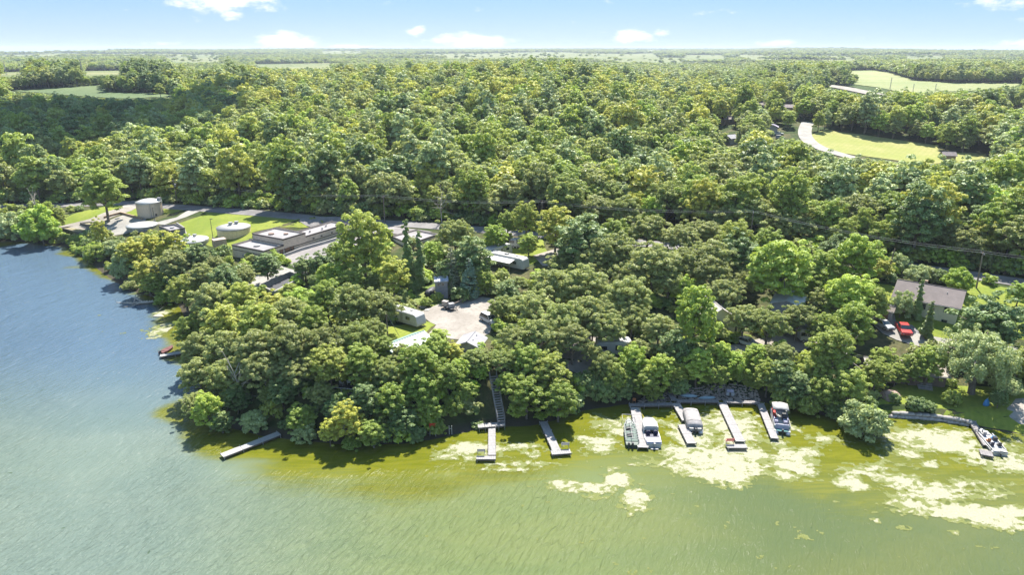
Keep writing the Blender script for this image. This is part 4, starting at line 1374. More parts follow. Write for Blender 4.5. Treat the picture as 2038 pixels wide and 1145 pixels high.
# ------------------------------------------------------------------ the water plant on the left
def tank(px, py, wpx, h, label, ribs, wall_mat, roof_mat, dome=.6, vents=(), rim=True, ladder=False, seam=False):
    P = at(px, py)
    dep = P.y * cp + (CAM_H - P.z) * sp_
    r = wpx * dep / FPX / 2
    d = Vector((P.x, P.y, 0)).normalized()
    c = Vector((P.x, P.y, 0)) + d * r
    zb = drop(c.x, c.y) - .1
    zb = min(zb, P.z)
    o = thing('storage_tank', label, 'tank', (c.x, c.y, zb))
    me = None
    for k in range(ribs):       # wall of curved panels, each panel a piece
        if me is None:
            g = 360 / ribs
            mb = MB()
            mb.lathe(0, 0, [(r, 0), (r, h), (r - .12, h), (r - .12, 0)], 2, False, False, .25, g - .25)
            me = mb.mesh('panel', wall_mat)
        p = link(bpy.data.objects.new('panel', me), o)
        p.rotation_euler = (0, 0, 2 * math.pi * k / ribs)
    MB().lathe(0, 0, [(r - .13, 0), (r - .13, h - .02)], 36, True).build('liner', DARKTRIM, o)
    MB().lathe(0, 0, [(r + .10, h), (r + .10, h + .14), (r * .6, h + .14 + dome * .62), (r * .2, h + .14 + dome * .95), (0.05, h + .14 + dome)], 40, True, True).build('roof', roof_mat, o, True)
    if rim: MB().lathe(0, 0, [(r + .11, h - .25), (r + .14, h - .25), (r + .14, h - .12), (r + .11, h - .12)], 40, False).build('rim', STEEL, o)
    for vx, vy, s in vents:
        v = MB().box(vx * r, vy * r, h + .14 + dome * .4, s, s, s * 1.3).build('roof_vent', STEEL, o)
        MB().box(vx * r, vy * r, h + .14 + dome * .4 + s * 1.3, s * 1.35, s * 1.35, .12).build('cap', GREY, v)
    back = math.atan2(-c.y, -c.x)
    if ladder:
        L = MB()
        a = back + 1.25
        for q in (-.25, .25):
            b = Vector((math.cos(a), math.sin(a), 0)) * (r + .22) + Vector((-math.sin(a), math.cos(a), 0)) * q
            L.tube([b, b + Vector((0, 0, h + 1.4))], .05, 5)
        L.build('ladder', STEEL, o)
        K = MB().box((r - .5) * math.cos(a), (r - .5) * math.sin(a), h + .2, .9, .9, 1.1).build('hatch', GREY, o)
    if seam:
        a = back + .05
        MB().box((r + .06) * math.cos(a), (r + .06) * math.sin(a), .0, .14, .14, h, a).build('pipe', GREY, o)
        a = back + .42
        MB().lathe(0, 0, [(.36, 0), (.36, .12), (.20, .12)], 14, True).build('manhole', DARKTRIM, o).matrix_local = Matrix.Translation(((r + .02) * math.cos(a), (r + .02) * math.sin(a), .8)) @ Matrix.Rotation(a, 4, 'Z') @ Matrix.Rotation(R(90), 4, 'Y')
    return o


tank(301, 434, 47, 4.5, 'tall tan ribbed tank with a pale domed roof', 28, TAN, WHITE, .9, ladder=True, seam=True)
tank(468, 476, 64, 2.4, 'low tan panelled tank with two square roof vents on the lawn', 24, mat('yellow_tan_panels', (0.58, 0.48, 0.28), .6, var=.08, grain=.1), OFFW, .8, vents=((-.1, -.15, .8), (.18, .1, .8)))
tank(285, 462, 57, 1.2, 'low dark walled basin tank with a flat white cover', 20, GREY, WHITE, .25)
tank(385, 496, 62, 1.6, 'white covered tank half hidden behind the lake edge trees', 20, OFFW, WHITE, .7, vents=((-.25, .1, .7), (.15, .15, .7)))


def flat_block(o, poly, zt, z0, wm=None, rm=None):
    """walls, recessed roof and dark coping over a polygon"""
    wm, rm = wm or TANB, rm or ROOFG
    poly = [Vector((p[0], p[1])) for p in poly]
    area = sum(a.x * b.y - a.y * b.x for a, b in zip(poly, poly[1:] + poly[:1]))
    if area < 0: poly = poly[::-1]
    n = len(poly)
    c = sum(poly, Vector((0, 0))) / n
    inn = []
    for i in range(n):
        p, a, b = poly[i], poly[i - 1], poly[(i + 1) % n]
        d1, d2 = (p - a).normalized(), (b - p).normalized()
        n1, n2 = Vector((-d1.y, d1.x)), Vector((-d2.y, d2.x))
        m_ = (n1 + n2); m_ = m_ / max(m_.length_squared, .2) * 2
        inn.append(p + m_ * .3)
    mb = MB()
    v = [(p.x, p.y, z0) for p in poly] + [(p.x, p.y, zt) for p in poly] + [(p.x, p.y, zt) for p in inn] + [(p.x, p.y, zt - .35) for p in inn]
    f = []
    for i in range(n):
        j = (i + 1) % n
        f += [(i, j, n + j, n + i), (n + i, n + j, 2 * n + j, 2 * n + i), (2 * n + i, 2 * n + j, 3 * n + j, 3 * n + i)]
    mb.add(v, f).build('wall', wm, o)
    MB().prism([tuple(p) for p in inn], zt - .7, zt - .36).build('roof', rm, o)
    out = []
    for i in range(n):
        p, a, b = poly[i], poly[i - 1], poly[(i + 1) % n]
        d1, d2 = (p - a).normalized(), (b - p).normalized()
        m_ = Vector((-d1.y, d1.x)) + Vector((-d2.y, d2.x)); m_ = m_ / max(m_.length_squared, .2) * 2
        out.append(p - m_ * .05)
    v = [(p.x, p.y, zt - .28) for p in out] + [(p.x, p.y, zt + .06) for p in out] + [(p.x, p.y, zt + .06) for p in inn] + [(p.x, p.y, zt + .004) for p in inn]
    f = []
    for i in range(n):
        j = (i + 1) % n
        f += [(i, j, n + j, n + i), (n + i, n + j, 2 * n + j, 2 * n + i), (2 * n + i, 2 * n + j, 3 * n + j, 3 * n + i)]
    MB().add(v, f).build('coping', DARKTRIM, o)


def plant_building():
    A = Vector((-62.9, 166.2))
    ua, u, v = R(60), Vector((.5, .866)), Vector((-.866, .5))
    o = thing('plant_building', 'long flat roofed tan block plant building with stepped roofs', 'building', (A.x, A.y, 4.4), ua)

    def rect(u0, u1, v0, v1): return [(u0, v0), (u1, v0), (u1, v1), (u0, v1)]
    flat_block(o, rect(0, 6.58, 0, 12), 3.15, -1.2)
    flat_block(o, rect(6.6, 14.38, .02, 11.6), 4.7, -1.2)
    flat_block(o, rect(14.4, 30.5, .02, 6.2), 3.7, -1.2)
    # dark belt courses set proud of the block wall
    MB().box(3.3, -.03, 1.9, 6.5, .06, .16).build('belt_course', DARKTRIM, o)
    MB().box(10.5, -.03, 1.9, 7.7, .06, .16).build('belt_course', DARKTRIM, o)
    MB().box(22.4, -.03, 1.9, 16, .06, .16).build('belt_course', DARKTRIM, o)
    MB().box(-.03, 6, 1.9, .06, 11.9, .16).build('belt_course', DARKTRIM, o)
    for x, w in ((5.6, .9), (7.6, 1.6), (9.3, 1.0)):
        d = MB().box(x, -.05, .05, w, .10, 2.1).build('door', DOORB, o)
        MB().box(x, -.075, .0, w + .2, .05, .08).build('sill', CONCW, d)
        for q in (-1, 1): MB().box(x + q * (w / 2 + .05), -.07, .0, .09, .13, 2.2).build('jamb', DARKTRIM, d)
    for x, y_, s in ((3.2, 6.2, .8), (9.4, 7.6, .75), (11.4, 4.2, .6)):
        zt = 2.8 if x < 6 else 4.35
        c = MB().lathe(x, y_, [(s, zt), (s, zt + .35), (s * .6, zt + .4)], 16, True).build('roof_hatch', OFFW if x < 6 else mat('brown_cap', (.2, .13, .1), .7), o)
    for x, y_ in ((19, 3.2), (23, 2.5), (26, 4)):
        MB().lathe(x, y_, [(.22, 3.1), (.22, 3.75), (.32, 3.78), (.32, 3.95)], 10, True).build('roof_vent', STEEL, o)
    for y_ in (2.5, 5, 7.5): MB().box(-.2, y_, .6, .4, .8, .6).build('wall_unit', GREY, o)
    for x in (17, 20, 24): MB().box(x, -.12, 2.4, .5, .2, .3).build('wall_light', DARKTRIM, o)
    return o


plant_building()
z = 8.0
_p = [on_plane(a, b, 8.4)[:2] for a, b in ((778, 470), (828, 457), (872, 466), (815, 486))]
c_ = sum((Vector(p) for p in _p), Vector((0, 0))) / 4
o = thing('plant_building', 'flat roofed tan block building half hidden behind the dark cedars', 'building', (c_.x, c_.y, drop(c_.x, c_.y)))
flat_block(o, [Vector(p) - c_ for p in _p], 8.4 - o.location.z, -2)
MB().box(1.0, 1.0, 8.1 - o.location.z, 1.0, 1.0, .5).build('roof_hatch', GREY, o)
_p = [on_plane(a, b, 6.6)[:2] for a, b in ((316, 451), (348, 447.5), (368, 455), (338, 461))]
c_ = sum((Vector(p) for p in _p), Vector((0, 0))) / 4
o = thing('plant_building', 'small grey block pump house with a flat roof beside the basin tank', 'building', (c_.x, c_.y, drop(c_.x, c_.y)))
flat_block(o, [Vector(p) - c_ for p in _p], 6.8 - o.location.z, -1.2, mat('grey_block', (.2, .19, .18), .9, var=.12, grain=.2))
MB().box(0, 0, 6.3 - o.location.z, .9, .9, .5).build('roof_hatch', GREY, o)


def low_wall(px_pts, h, th, m, label, name='retaining_wall', sink=.6, cap=None):
    P = [at(a, b) for a, b in px_pts]
    c = P[0]
    o = thing(name, label, 'wall', tuple(c))
    for p, q in zip(P, P[1:]):
        d = (q - p); d.z = 0
        n = Vector((-d.y, d.x, 0)).normalized() * th / 2
        z0, z1 = p.z - c.z, q.z - c.z
        a, b = p - c, q - c
        v = []
        for s_, e in ((a, z0), (b, z1)):
            for sg in (-1, 1):
                v += [(s_.x + n.x * sg, s_.y + n.y * sg, e - sink), (s_.x + n.x * sg, s_.y + n.y * sg, e + h)]
        MB().add(v, [(0, 1, 3, 2), (4, 6, 7, 5), (0, 4, 5, 1), (2, 3, 7, 6), (1, 5, 7, 3), (0, 2, 6, 4)]).build('wall_run', m, o)
    return o


low_wall([(207, 435), (241, 426), (284, 438)], .7, .4, CONCB, 'low brown wall round the pale concrete pad')
low_wall([(562, 513), (600, 499), (645, 486), (692, 472)], .8, .35, OFFW, 'low white kerb wall along the plant yard')
low_wall([(372, 470), (366, 455), (352, 446)], .5, .3, CONCW, 'short grey kerb wall by the pump house')


def drying_bed(px, label):
    P = [at(a, b) for a, b in px]
    c = sum(P, Vector()) / 4
    o = thing('drying_bed', label, 'basin', tuple(c))
    for p, q in zip(P, P[1:] + P[:1]):
        d = q - p
        MB().box((p.x + q.x) / 2 - c.x, (p.y + q.y) / 2 - c.y, -.7, d.xy.length - .24, .24, 1.25, heading(p, q)).build('side_wall', mat('dark_concrete', (.15, .14, .125), .9, var=.15), o)
    MB().prism([(p.x - c.x, p.y - c.y) for p in [c + (p - c) * .97 for p in P]][::-1], -.4, .22).build('sand_bed', SANDB, o)


drying_bed([(120, 457), (151, 449), (183, 459), (158, 469)], 'sand drying bed with dark kerbs nearest the lake')
drying_bed([(160, 447), (190, 441), (216, 449), (188, 457)], 'sand drying bed behind the slim pale tree')


def basin():
    P = [Vector((*on_plane(a, b, 5.9)[:2], 0)) for a, b in ((516, 566), (577, 540), (604, 549), (545, 580))]
    c = sum(P, Vector()) / 4
    c.z = drop(c.x, c.y)
    o = thing('concrete_basin', 'sunken concrete basin with pale walls and a dark floor', 'basin', tuple(c))
    for p, q in zip(P, P[1:] + P[:1]):
        MB().box((p.x + q.x) / 2 - c.x, (p.y + q.y) / 2 - c.y, -1.5, (q - p).xy.length - .36, .36, 5.9 - c.z + 1.5, heading(p, q)).build('side_wall', CONCW, o)
    MB().prism([(p.x - c.x, p.y - c.y) for p in [c + (p - c) * .95 for p in P]], -.5, .3).build('floor_slab', DGREY, o)


basin()


def skip_trailer():
    p, q = at(426, 497), at(450, 490)
    o = thing('trailer', 'tan box trailer parked beside the tan panelled tank', 'trailer', tuple((p + q) / 2), heading(p, q))
    L = (q - p).length
    MB().box(0, 0, .55, L, 2.3, 1.9).build('body', mat('tan_box', (.36, .27, .2), .6), o, bevel=.05)
    MB().box(0, 0, 2.45, L + .05, 2.35, .08).build('roof', mat('tan_roof', (.4, .31, .24), .6), o)
    for x in (-L * .3, L * .3):
        for y_ in (-1.0, 1.0):
            w = MB().lathe(0, 0, [(.42, -.12), (.42, .12)], 14, True, True).build('wheel', BLACK, o)
            w.matrix_local = Matrix.Translation((x, y_, .42)) @ Matrix.Rotation(R(90), 4, 'X')


skip_trailer()


# ------------------------------------------------------------------ poles and wires
POLE_TOPS = {}


def utility_pole(px, py, h, label, lean=(0, 0), arms=1, key=None, arm_dir=None, transformer=False, dx=0):
    P = at(px, py)
    o = thing('utility_pole', label, 'pole', (P.x, P.y, P.z - .3))
    top = Vector((lean[0], lean[1], h))
    MB().tube([(0, 0, 0), top * .5, top], [.17, .15, .11], 8).build('pole', POLEW, o)
    a = (arm_dir if arm_dir is not None else R(75))
    for k in range(arms):
        t = top * ((h - .45 - k * .9) / h)
        MB().box(t.x, t.y, t.z, 2.2, .12, .14, a).build('crossarm', POLEW, o)
        for s_ in (-.95, -.4, .95):
            q = t + dirv(a) * s_
            MB().lathe(q.x, q.y, [(.06, t.z + .14), (.08, t.z + .3), (.03, t.z + .36)], 7, True).build('insulator', GREY, o)
    if transformer:
        q = top * .8
        MB().lathe(q.x + .35, q.y - .2, [(.26, q.z - .5), (.28, q.z + .35), (.1, q.z + .45)], 12, True).build('transformer', GREY, o)
    if key is not None: POLE_TOPS[key] = (o.location + top, a)
    return o


utility_pole(353, 405, 8.4, 'grey wooden power pole beside the tall tank', key=0, arms=2, transformer=True)
utility_pole(766, 443, 8.2, 'wooden power pole at the road bend behind the big green tree', key=1)
utility_pole(1078, 467, 9.5, 'wooden power pole behind the camp lawn', key=2)
utility_pole(1490, 500, 10.5, 'wooden power pole among the trees on the road', key=3)
utility_pole(1943, 574, 8.3, 'tall brown power pole on the lawn behind the cream house', key=4, lean=(-.35, 0), transformer=False)
utility_pole(1767, 545, 6.2, 'short leaning pole left of the pale bushes', lean=(.5, 0), arms=0)
utility_pole(772, 676, 5.6, 'thin pole with a guy wire beside the travel trailer', arms=0, key=None)
P = at(2230, 610)
POLE_TOPS[5] = (Vector((P.x, P.y, P.z + 8.5)), R(75))


def span(a, b, label, n=2):
    (p, aa), (q, ab) = POLE_TOPS[a], POLE_TOPS[b]
    o = thing('power_line', label, 'wire', tuple(p), group='wires between the road poles')
    for s_ in (-.95, .95, .0)[:n]:
        p0, q0 = p + dirv(aa) * s_ - p, q + dirv(ab) * s_ - p
        sag = (q0 - p0).length * .022
        pts = []
        for i in range(15):
            t_ = i / 14
            c = p0.lerp(q0, t_)
            c.z -= sag * 4 * t_ * (1 - t_) - .1
            pts.append(c)
        MB().tube(pts, .028, 4).build('cable', WIRE, o)


for a, b, w in ((0, 1, 'behind the plant lawn'), (1, 2, 'behind the camp'), (2, 3, 'across the oaks'), (3, 4, 'left of the brown pole'), (4, 5, 'right of the brown pole')):
    span(a, b, 'pair of sagging power wires %s' % w, 2)
_g = at(772, 676); _h = at(795, 671)
MB().tube([(0, 0, 5.2), (_h.x - _g.x, _h.y - _g.y, .1)], .04, 5).build('guy_wire', WIRE, tag(thing('guy_line', 'pale guy wire slanting from the thin pole', 'wire', tuple(_g))))


def lamp_post(px, py, h, label):
    P = at(px, py)
    o = thing('lamp_post', label, 'lamp', tuple(P))
    MB().lathe(0, 0, [(.3, -.3), (.3, .35)], 10, True).build('base', CONCW, o)
    MB().tube([(0, 0, .3), (0, 0, h)], [.09, .06], 8).build('post', DGREY, o)
    MB().box(.25, 0, h, .75, .3, .14).build('lamp_head', DGREY, o, bevel=.03)


lamp_post(424, 475, 5.6, 'slim lamp post on the lawn left of the panelled tank')
lamp_post(308, 440, 4.2, 'slim lamp post in front of the tall tank')


def pylon(px, py, hpx, label):
    P = at(px, py)
    dep = P.y * cp + (CAM_H - P.z) * sp_
    h = hpx * dep / FPX * 1.05
    o = thing('power_pylon', label, 'pylon', tuple(P), R(20), 'power pylons on the far fields')
    mb = MB()
    b = h * .035
    for sx_, sy_ in ((-1, -1), (1, -1), (1, 1), (-1, 1)):
        mb.tube([(sx_ * b, sy_ * b, -1), (sx_ * b * .25, sy_ * b * .25, h)], [h * .007, h * .005], 4)
    for i in range(9):
        z0, z1 = h * i / 9, h * (i + 1) / 9
        k0, k1 = b * (1 - .75 * i / 9), b * (1 - .75 * (i + 1) / 9)
        for s_ in (-1, 1):
            mb.tube([(-k0, s_ * k0, z0), (k1, s_ * k1, z1)], h * .003, 3)
            mb.tube([(s_ * k0, -k0, z0), (s_ * k1, k1, z1)], h * .003, 3)
    mb.build('mast', GREY, o)
    for k in (.97, .87, .77):
        MB().box(0, 0, h * k, h * .22, h * .012, h * .012).build('crossarm', GREY, o)


for px, py, hp, w in ((13, 149, 26, 'at the far left edge of the fields'), (168, 166, 44, 'rising above the grey green crop field'), (325, 134, 18, 'above the dark trees at the left'), (490, 133, 20, 'behind the left end of the ridge'), (660, 140, 20, 'behind the middle of the ridge'),
                      (1771, 178, 22, 'beside the pale field'), (1816, 186, 18, 'second along the pale field'), (1860, 186, 18, 'third along the pale field')):
    pylon(px, py, hp, 'grey lattice power pylon %s' % w)
# ------------------------------------------------------------------ vehicles
def wheel(o, x, y, r=.34, w=.24, name='wheel'):
    k = MB().lathe(0, 0, [(r, -w / 2), (r, w / 2)], 16, True, True).build(name, BLACK, o)
    k.matrix_local = Matrix.Translation((x, y, r)) @ Matrix.Rotation(R(90), 4, 'X')
    MB().lathe(0, 0, [(r * .6, -w / 2 - .012), (r * .6, w / 2 + .012)], 12, True, True).build('rim', STEEL, k)
    return k


def profile_body(pts, halfw, inset=0.0, top_in=0.12):
    """car body: side profile (x, z) from front to back, narrowing towards the top"""
    zs = [p[1] for p in pts]
    z0, z1 = min(zs), max(zs)
    L_, R_ = [], []
    for x, z in pts:
        w = halfw - inset - top_in * ((z - z0) / (z1 - z0)) ** 1.5
        L_.append((x, w, z)); R_.append((x, -w, z))
    n = len(pts)
    return MB().add(L_ + R_, [tuple(range(n)), tuple(range(2 * n - 1, n - 1, -1))] + [(i, (i + 1) % n, n + (i + 1) % n, n + i) for i in range(n)])


def car(px, py, rz, paint, label, kind='sedan', name='parked_car', cat='car'):
    P = at(px, py)
    o = thing(name, label, cat, (P.x, P.y, P.z + .03), rz)
    if kind == 'pickup':
        L, W_, H = 5.6, 1.95, 1.85
        profile_body([(2.75, .42), (2.8, .75), (2.65, 1.02), (1.35, 1.12), (-2.75, 1.12), (-2.8, .5)], W_ / 2, 0, .06).build('body', paint, o, bevel=.05)
        profile_body([(1.25, 1.125), (.55, 1.78), (-.85, 1.82), (-1.05, 1.125)], W_ / 2 - .08, 0, .16).build('cab', paint, o, bevel=.05)
        MB().box(-1.93, 0, 1.128, 1.55, W_ - .28, .02).build('bed_floor', DGREY, o)
        ws = profile_body([(1.22, 1.16), (.60, 1.72), (.56, 1.72), (1.16, 1.16)], W_ / 2 - .12, 0, .1); gx = .04
        ws.build('windshield', GLASS, o).location = (gx, 0, .012)
        profile_body([(-.92, 1.72), (-1.08, 1.2), (-1.10, 1.2), (-.94, 1.72)], W_ / 2 - .14, 0, .1).build('rear_window', GLASS, o).location = (-.03, 0, .01)
        for s_ in (-1, 1):
            MB().add([(1.0, s_ * .905, 1.18), (.52, s_ * .79, 1.7), (-.78, s_ * .79, 1.72), (-.92, s_ * .905, 1.18)], [(0, 1, 2, 3)]).build('side_window', GLASS, o).location = (0, s_ * .012, 0)
        fx, bx = 2.78, -2.8
        wb = (1.75, -1.75)
    else:
        tall = kind == 'suv'
        H = 1.7 if tall else 1.45
        W_ = 1.86 if tall else 1.78
        profile_body([(2.2, .3), (2.25, .6), (2.1, .82), (1.1, .95), (-1.9, .98), (-2.2, .85), (-2.25, .35)], W_ / 2, 0, .08).build('body', paint, o, bevel=.06)
        if tall: cab = [(1.1, .955), (.35, H), (-1.75, H - .04), (-2.1, .955)]
        else: cab = [(1.05, .955), (.25, H), (-1.0, H), (-1.8, .965)]
        profile_body(cab, W_ / 2 - .06, 0, .17).build('cabin', GLASS, o, bevel=.03)
        r0, r1 = cab[1][0], cab[2][0]
        MB().box((r0 + r1) / 2, 0, H - .01, r0 - r1 + .12, W_ - .5, .05).build('roof', paint, o, bevel=.02)
        for s_ in (-1, 1):
            MB().tube([(cab[0][0], s_ * (W_ / 2 - .08), .96), (r0, s_ * (W_ / 2 - .235), H)], .045, 4).build('pillar', paint, o)
            MB().tube([(cab[3][0], s_ * (W_ / 2 - .08), .98), (r1, s_ * (W_ / 2 - .235), H)], .05, 4).build('pillar', paint, o)
        fx, bx = 2.24, -2.24
        wb = (1.35, -1.35)
    for x in wb:
        for s_ in (-1, 1): wheel(o, x, s_ * (W_ / 2 - .1))
    for s_ in (-1, 1):
        MB().box(fx - .02, s_ * W_ * .36, .62, .06, .34, .16).build('headlight', mat('lamp_glass', (.6, .6, .6), .15), o)
        MB().box(bx + .02, s_ * W_ * .38, .68, .06, .24, .2).build('tail_light', RED, o)
    MB().box(fx, 0, .36, .07, W_ * .55, .18).build('grille', DGREY, o)
    return o


# directions in the ground plane: 0 = right, 90 deg = away from the camera
car(1757, 652, R(-78), WHITE, 'white sedan parked on the pale drive below the house')
car(1797, 662, R(-104), RED, 'red pickup truck facing the lake beside the white sedan', 'pickup', 'parked_pickup', 'truck')
car(974, 642, R(-52), WHITE, 'white car half under the small oak at the gravel lot', 'suv')
car(1167, 690, R(-95), mat('silver_paint', (.4, .43, .46), .3), 'silver car under the oaks above the docks')
car(1487, 688, R(-50), WHITE, 'white car under the trees right of the cream cottage')
car(1310, 572, R(-30), DGREY, 'dark car in shade under the oaks', 'suv')
car(1550, 268, R(-20), WHITE, 'white car at the far house by the meadow')
car(1552, 276, R(-15), OFFW, 'pale van parked in front of the far white car', 'suv', 'parked_van', 'van')


def camper(p, q, label, width=2.5, h=2.75, slope_nose=True, stripes=True, awning=0, name='travel_trailer'):
    """travel trailer: p is the near bottom corner at the rear end, q at the front end (ground points along the visible side)"""
    a = heading(p, q)
    L = (q - p).xy.length
    n = Vector((-math.sin(a), math.cos(a), 0))
    if n.y < 0: n = -n
    c = (p + q) / 2 + n * width / 2
    zc = min(drop(c.x, c.y), p.z, q.z) + .03
    o = thing(name, label, 'trailer', (c.x, c.y, zc), a)
    nose = [(L / 2 - .05, .55), (L / 2, 1.0), (L / 2 - .35, h - .35), (L / 2 - .75, h)] if slope_nose else [(L / 2, .55), (L / 2, h)]
    prof = nose + [(-L / 2 + .15, h), (-L / 2, h - .2), (-L / 2, .55)]
    profile_body(prof, width / 2, 0, .03).build('body', WHITE, o, bevel=.06)
    MB().box(-.35, 0, h - .005, L - 1.6, width - .25, .06).build('roof', OFFW, o)
    MB().box(.2, 0, h + .05, .95, .75, .3).build('air_conditioner', OFFW, o, bevel=.05)
    for x in (-L * .28, L * .25): MB().box(x, .3, h + .05, .45, .45, .14).build('roof_vent', GREY, o)
    ys = -1 if (dirv(a).x * 0 + n.dot(Vector((-math.sin(a), math.cos(a), 0)))) > 0 else 1      # visible long side
    y0 = ys * width / 2
    for x, w_, hh, z_ in ((-L * .32, 1.0, .6, 1.5), (L * .02, .35, .8, 1.45), (L * .28, .95, .55, 1.5)):
        f = MB().box(x, y0 + ys * .0, z_ - .05, w_ + .1, .05, hh + .1).build('window_frame', DGREY, o)
        MB().box(x, y0 + ys * .03, z_, w_, .03, hh).build('window', GLASS, o)
    d = MB().box(L * .13, y0, .62, .7, .05, 1.85).build('door', OFFW, o)
    MB().box(L * .13 + .25, y0 + ys * .04, 1.4, .08, .05, .14).build('handle', DGREY, d)
    if stripes:
        for k, (x0, z0, x1, z1, w_) in enumerate(((-L * .42, .8, -L * .1, 1.05, .12), (-L * .12, 1.02, L * .1, .85, .16), (L * .08, .86, L * .4, 1.15, .10), (-L * .3, 1.2, L * .05, 1.3, .07))):
            dz, dx = z1 - z0, x1 - x0
            l_ = math.hypot(dx, dz)
            nx, nz = -dz / l_ * w_ / 2, dx / l_ * w_ / 2
            y_ = y0 + ys * (.012 + .003 * k)
            MB().add([(x0 + nx, y_, z0 + nz), (x1 + nx * .3, y_, z1 + nz * .3), (x1 - nx * .3, y_, z1 - nz * .3), (x0 - nx, y_, z0 - nz)], [(0, 1, 2, 3)]).build('stripe', GREY if k % 2 else mat('tan_stripe', (.35, .28, .2), .5), o)
    MB().box(0, y0 * .97, .5, L * .96, .06, .25).build('skirt', GREY, o)
    for x in (-.75, .15):
        for s_ in (-1, 1): wheel(o, x - L * .05, s_ * (width / 2 - .12), .36)
    MB().tube([(L / 2 - .2, .5, .5), (L / 2 + 1.1, 0, .5), (L / 2 - .2, -.5, .5)], .06, 5).build('hitch', DGREY, o)
    if awning:
        ya = y0 + ys * awning
        f = MB().add([(-L * .4, y0, h - .35), (L * .3, y0, h - .35), (L * .3, ya, h - .8), (-L * .4, ya, h - .8)], [(0, 1, 2, 3)]).add([(-L * .4, y0, h - .32), (L * .3, y0, h - .32), (L * .3, ya, h - .77), (-L * .4, ya, h - .77)], [(0, 1, 2, 3)]).build('awning', WHITE, o)
        for x in (-L * .4, L * .3): MB().tube([(x, ya, h - .78), (x, ya, -.1)], .03, 5).build('awning_post', STEEL, o)
    return o


camper(at(748, 631), at(831, 657), 'white travel trailer with curved side stripes parked at the gravel lot')
camper(at(962, 521), at(1042, 542), 'long white trailer with dark side lines on the camp lawn', h=3.0, slope_nose=True, awning=2.4)
camper(at(976, 520), at(1020, 503), 'white trailer parked at an angle behind the long trailer', h=2.9)
camper(at(1014, 494), at(1043, 497), 'small pinkish white camper behind the standing tree', h=2.2, stripes=False)
camper(at(1070, 700), at(1110, 704), 'white camper under the oaks left of the silver car', stripes=False)
camper(at(1188, 708), at(1262, 712), 'long pale camper under the oaks above the docks', h=2.9, stripes=False)
camper(at(1592, 684), at(1625, 684), 'white camper under the trees right of the cottage lane', stripes=False)


# ------------------------------------------------------------------ houses and sheds
def gable_house(label, c, rz, L, W_, h, rise, wm, rm, over=.45, windows=(), z=None, name='house', cat='house', chimney=None, doors=()):
    """ridge along local x; windows: (side, along, z, w, h) with side f (front, -y), l or r (gable ends)"""
    zc = drop(c[0], c[1]) if z is None else z
    o = thing(name, label, cat, (c[0], c[1], zc), rz)
    l, w = L / 2, W_ / 2
    mb = MB()
    v = [(-l, -w, -2), (l, -w, -2), (l, w, -2), (-l, w, -2), (-l, -w, h), (l, -w, h), (l, w, h), (-l, w, h), (-l, 0, h + rise), (l, 0, h + rise)]
    mb.add(v, [(0, 1, 5, 4), (2, 3, 7, 6), (1, 2, 6, 9, 5), (3, 0, 4, 8, 7), (4, 5, 9, 8), (6, 7, 8, 9)]).build('wall', wm, o)
    for s_ in (-1, 1):
        e = over
        sl = rise / w
        v = []
        for t_ in (.03, .2):
            v += [(-l - e, s_ * (w + e), h - sl * e + t_), (l + e, s_ * (w + e), h - sl * e + t_), (l + e, 0, h + rise + t_), (-l - e, 0, h + rise + t_)]
        MB().add(v, [(0, 1, 2, 3), (4, 5, 6, 7), (0, 1, 5, 4), (1, 2, 6, 5), (2, 3, 7, 6), (3, 0, 4, 7)]).build('roof', rm, o)
        MB().box(0, s_ * (w + e + .06), h - sl * e - .02, L + 2 * e, .12, .14).build('gutter', OFFW, o)
    MB().tube([(-l - over, 0, h + rise + .22), (l + over, 0, h + rise + .22)], .09, 6).build('ridge_cap', rm, o)
    for sd, a, zz, ww, hh in windows:
        if sd == 'f': bx = (a, -w, ww, .08)
        elif sd == 'l': bx = (-l, a, .08, ww)
        else: bx = (l, a, .08, ww)
        sx_, sy_ = (0, -1) if sd == 'f' else ((-1, 0) if sd == 'l' else (1, 0))
        f = MB().box(bx[0], bx[1], zz - .1, bx[2] + (.2 if sd == 'f' else 0), bx[3] + (0 if sd == 'f' else .2), hh + .2).build('window', OFFW, o)
        MB().box(bx[0] + sx_ * .03, bx[1] + sy_ * .03, zz, bx[2], bx[3], hh).build('pane', GLASS, f)
        MB().box(bx[0] + sx_ * .045, bx[1] + sy_ * .045, zz + hh / 2 - .03, bx[2], bx[3], .06).build('sash_bar', OFFW, f)
    for sd, a, ww, hh in doors:
        MB().box(a, -w, .05, ww, .1, hh).build('door', DOORB, o)
    if chimney:
        MB().box(chimney[0], chimney[1], h + rise * .3, .6, .6, rise * .7 + .8).build('chimney', CONCB, o)
    for x in (-l * .4, l * .55): MB().lathe(x, -w * .35, [(.08, h + rise * .5), (.08, h + rise * .65 + .45)], 8, True).build('vent_pipe', STEEL, o)
    return o


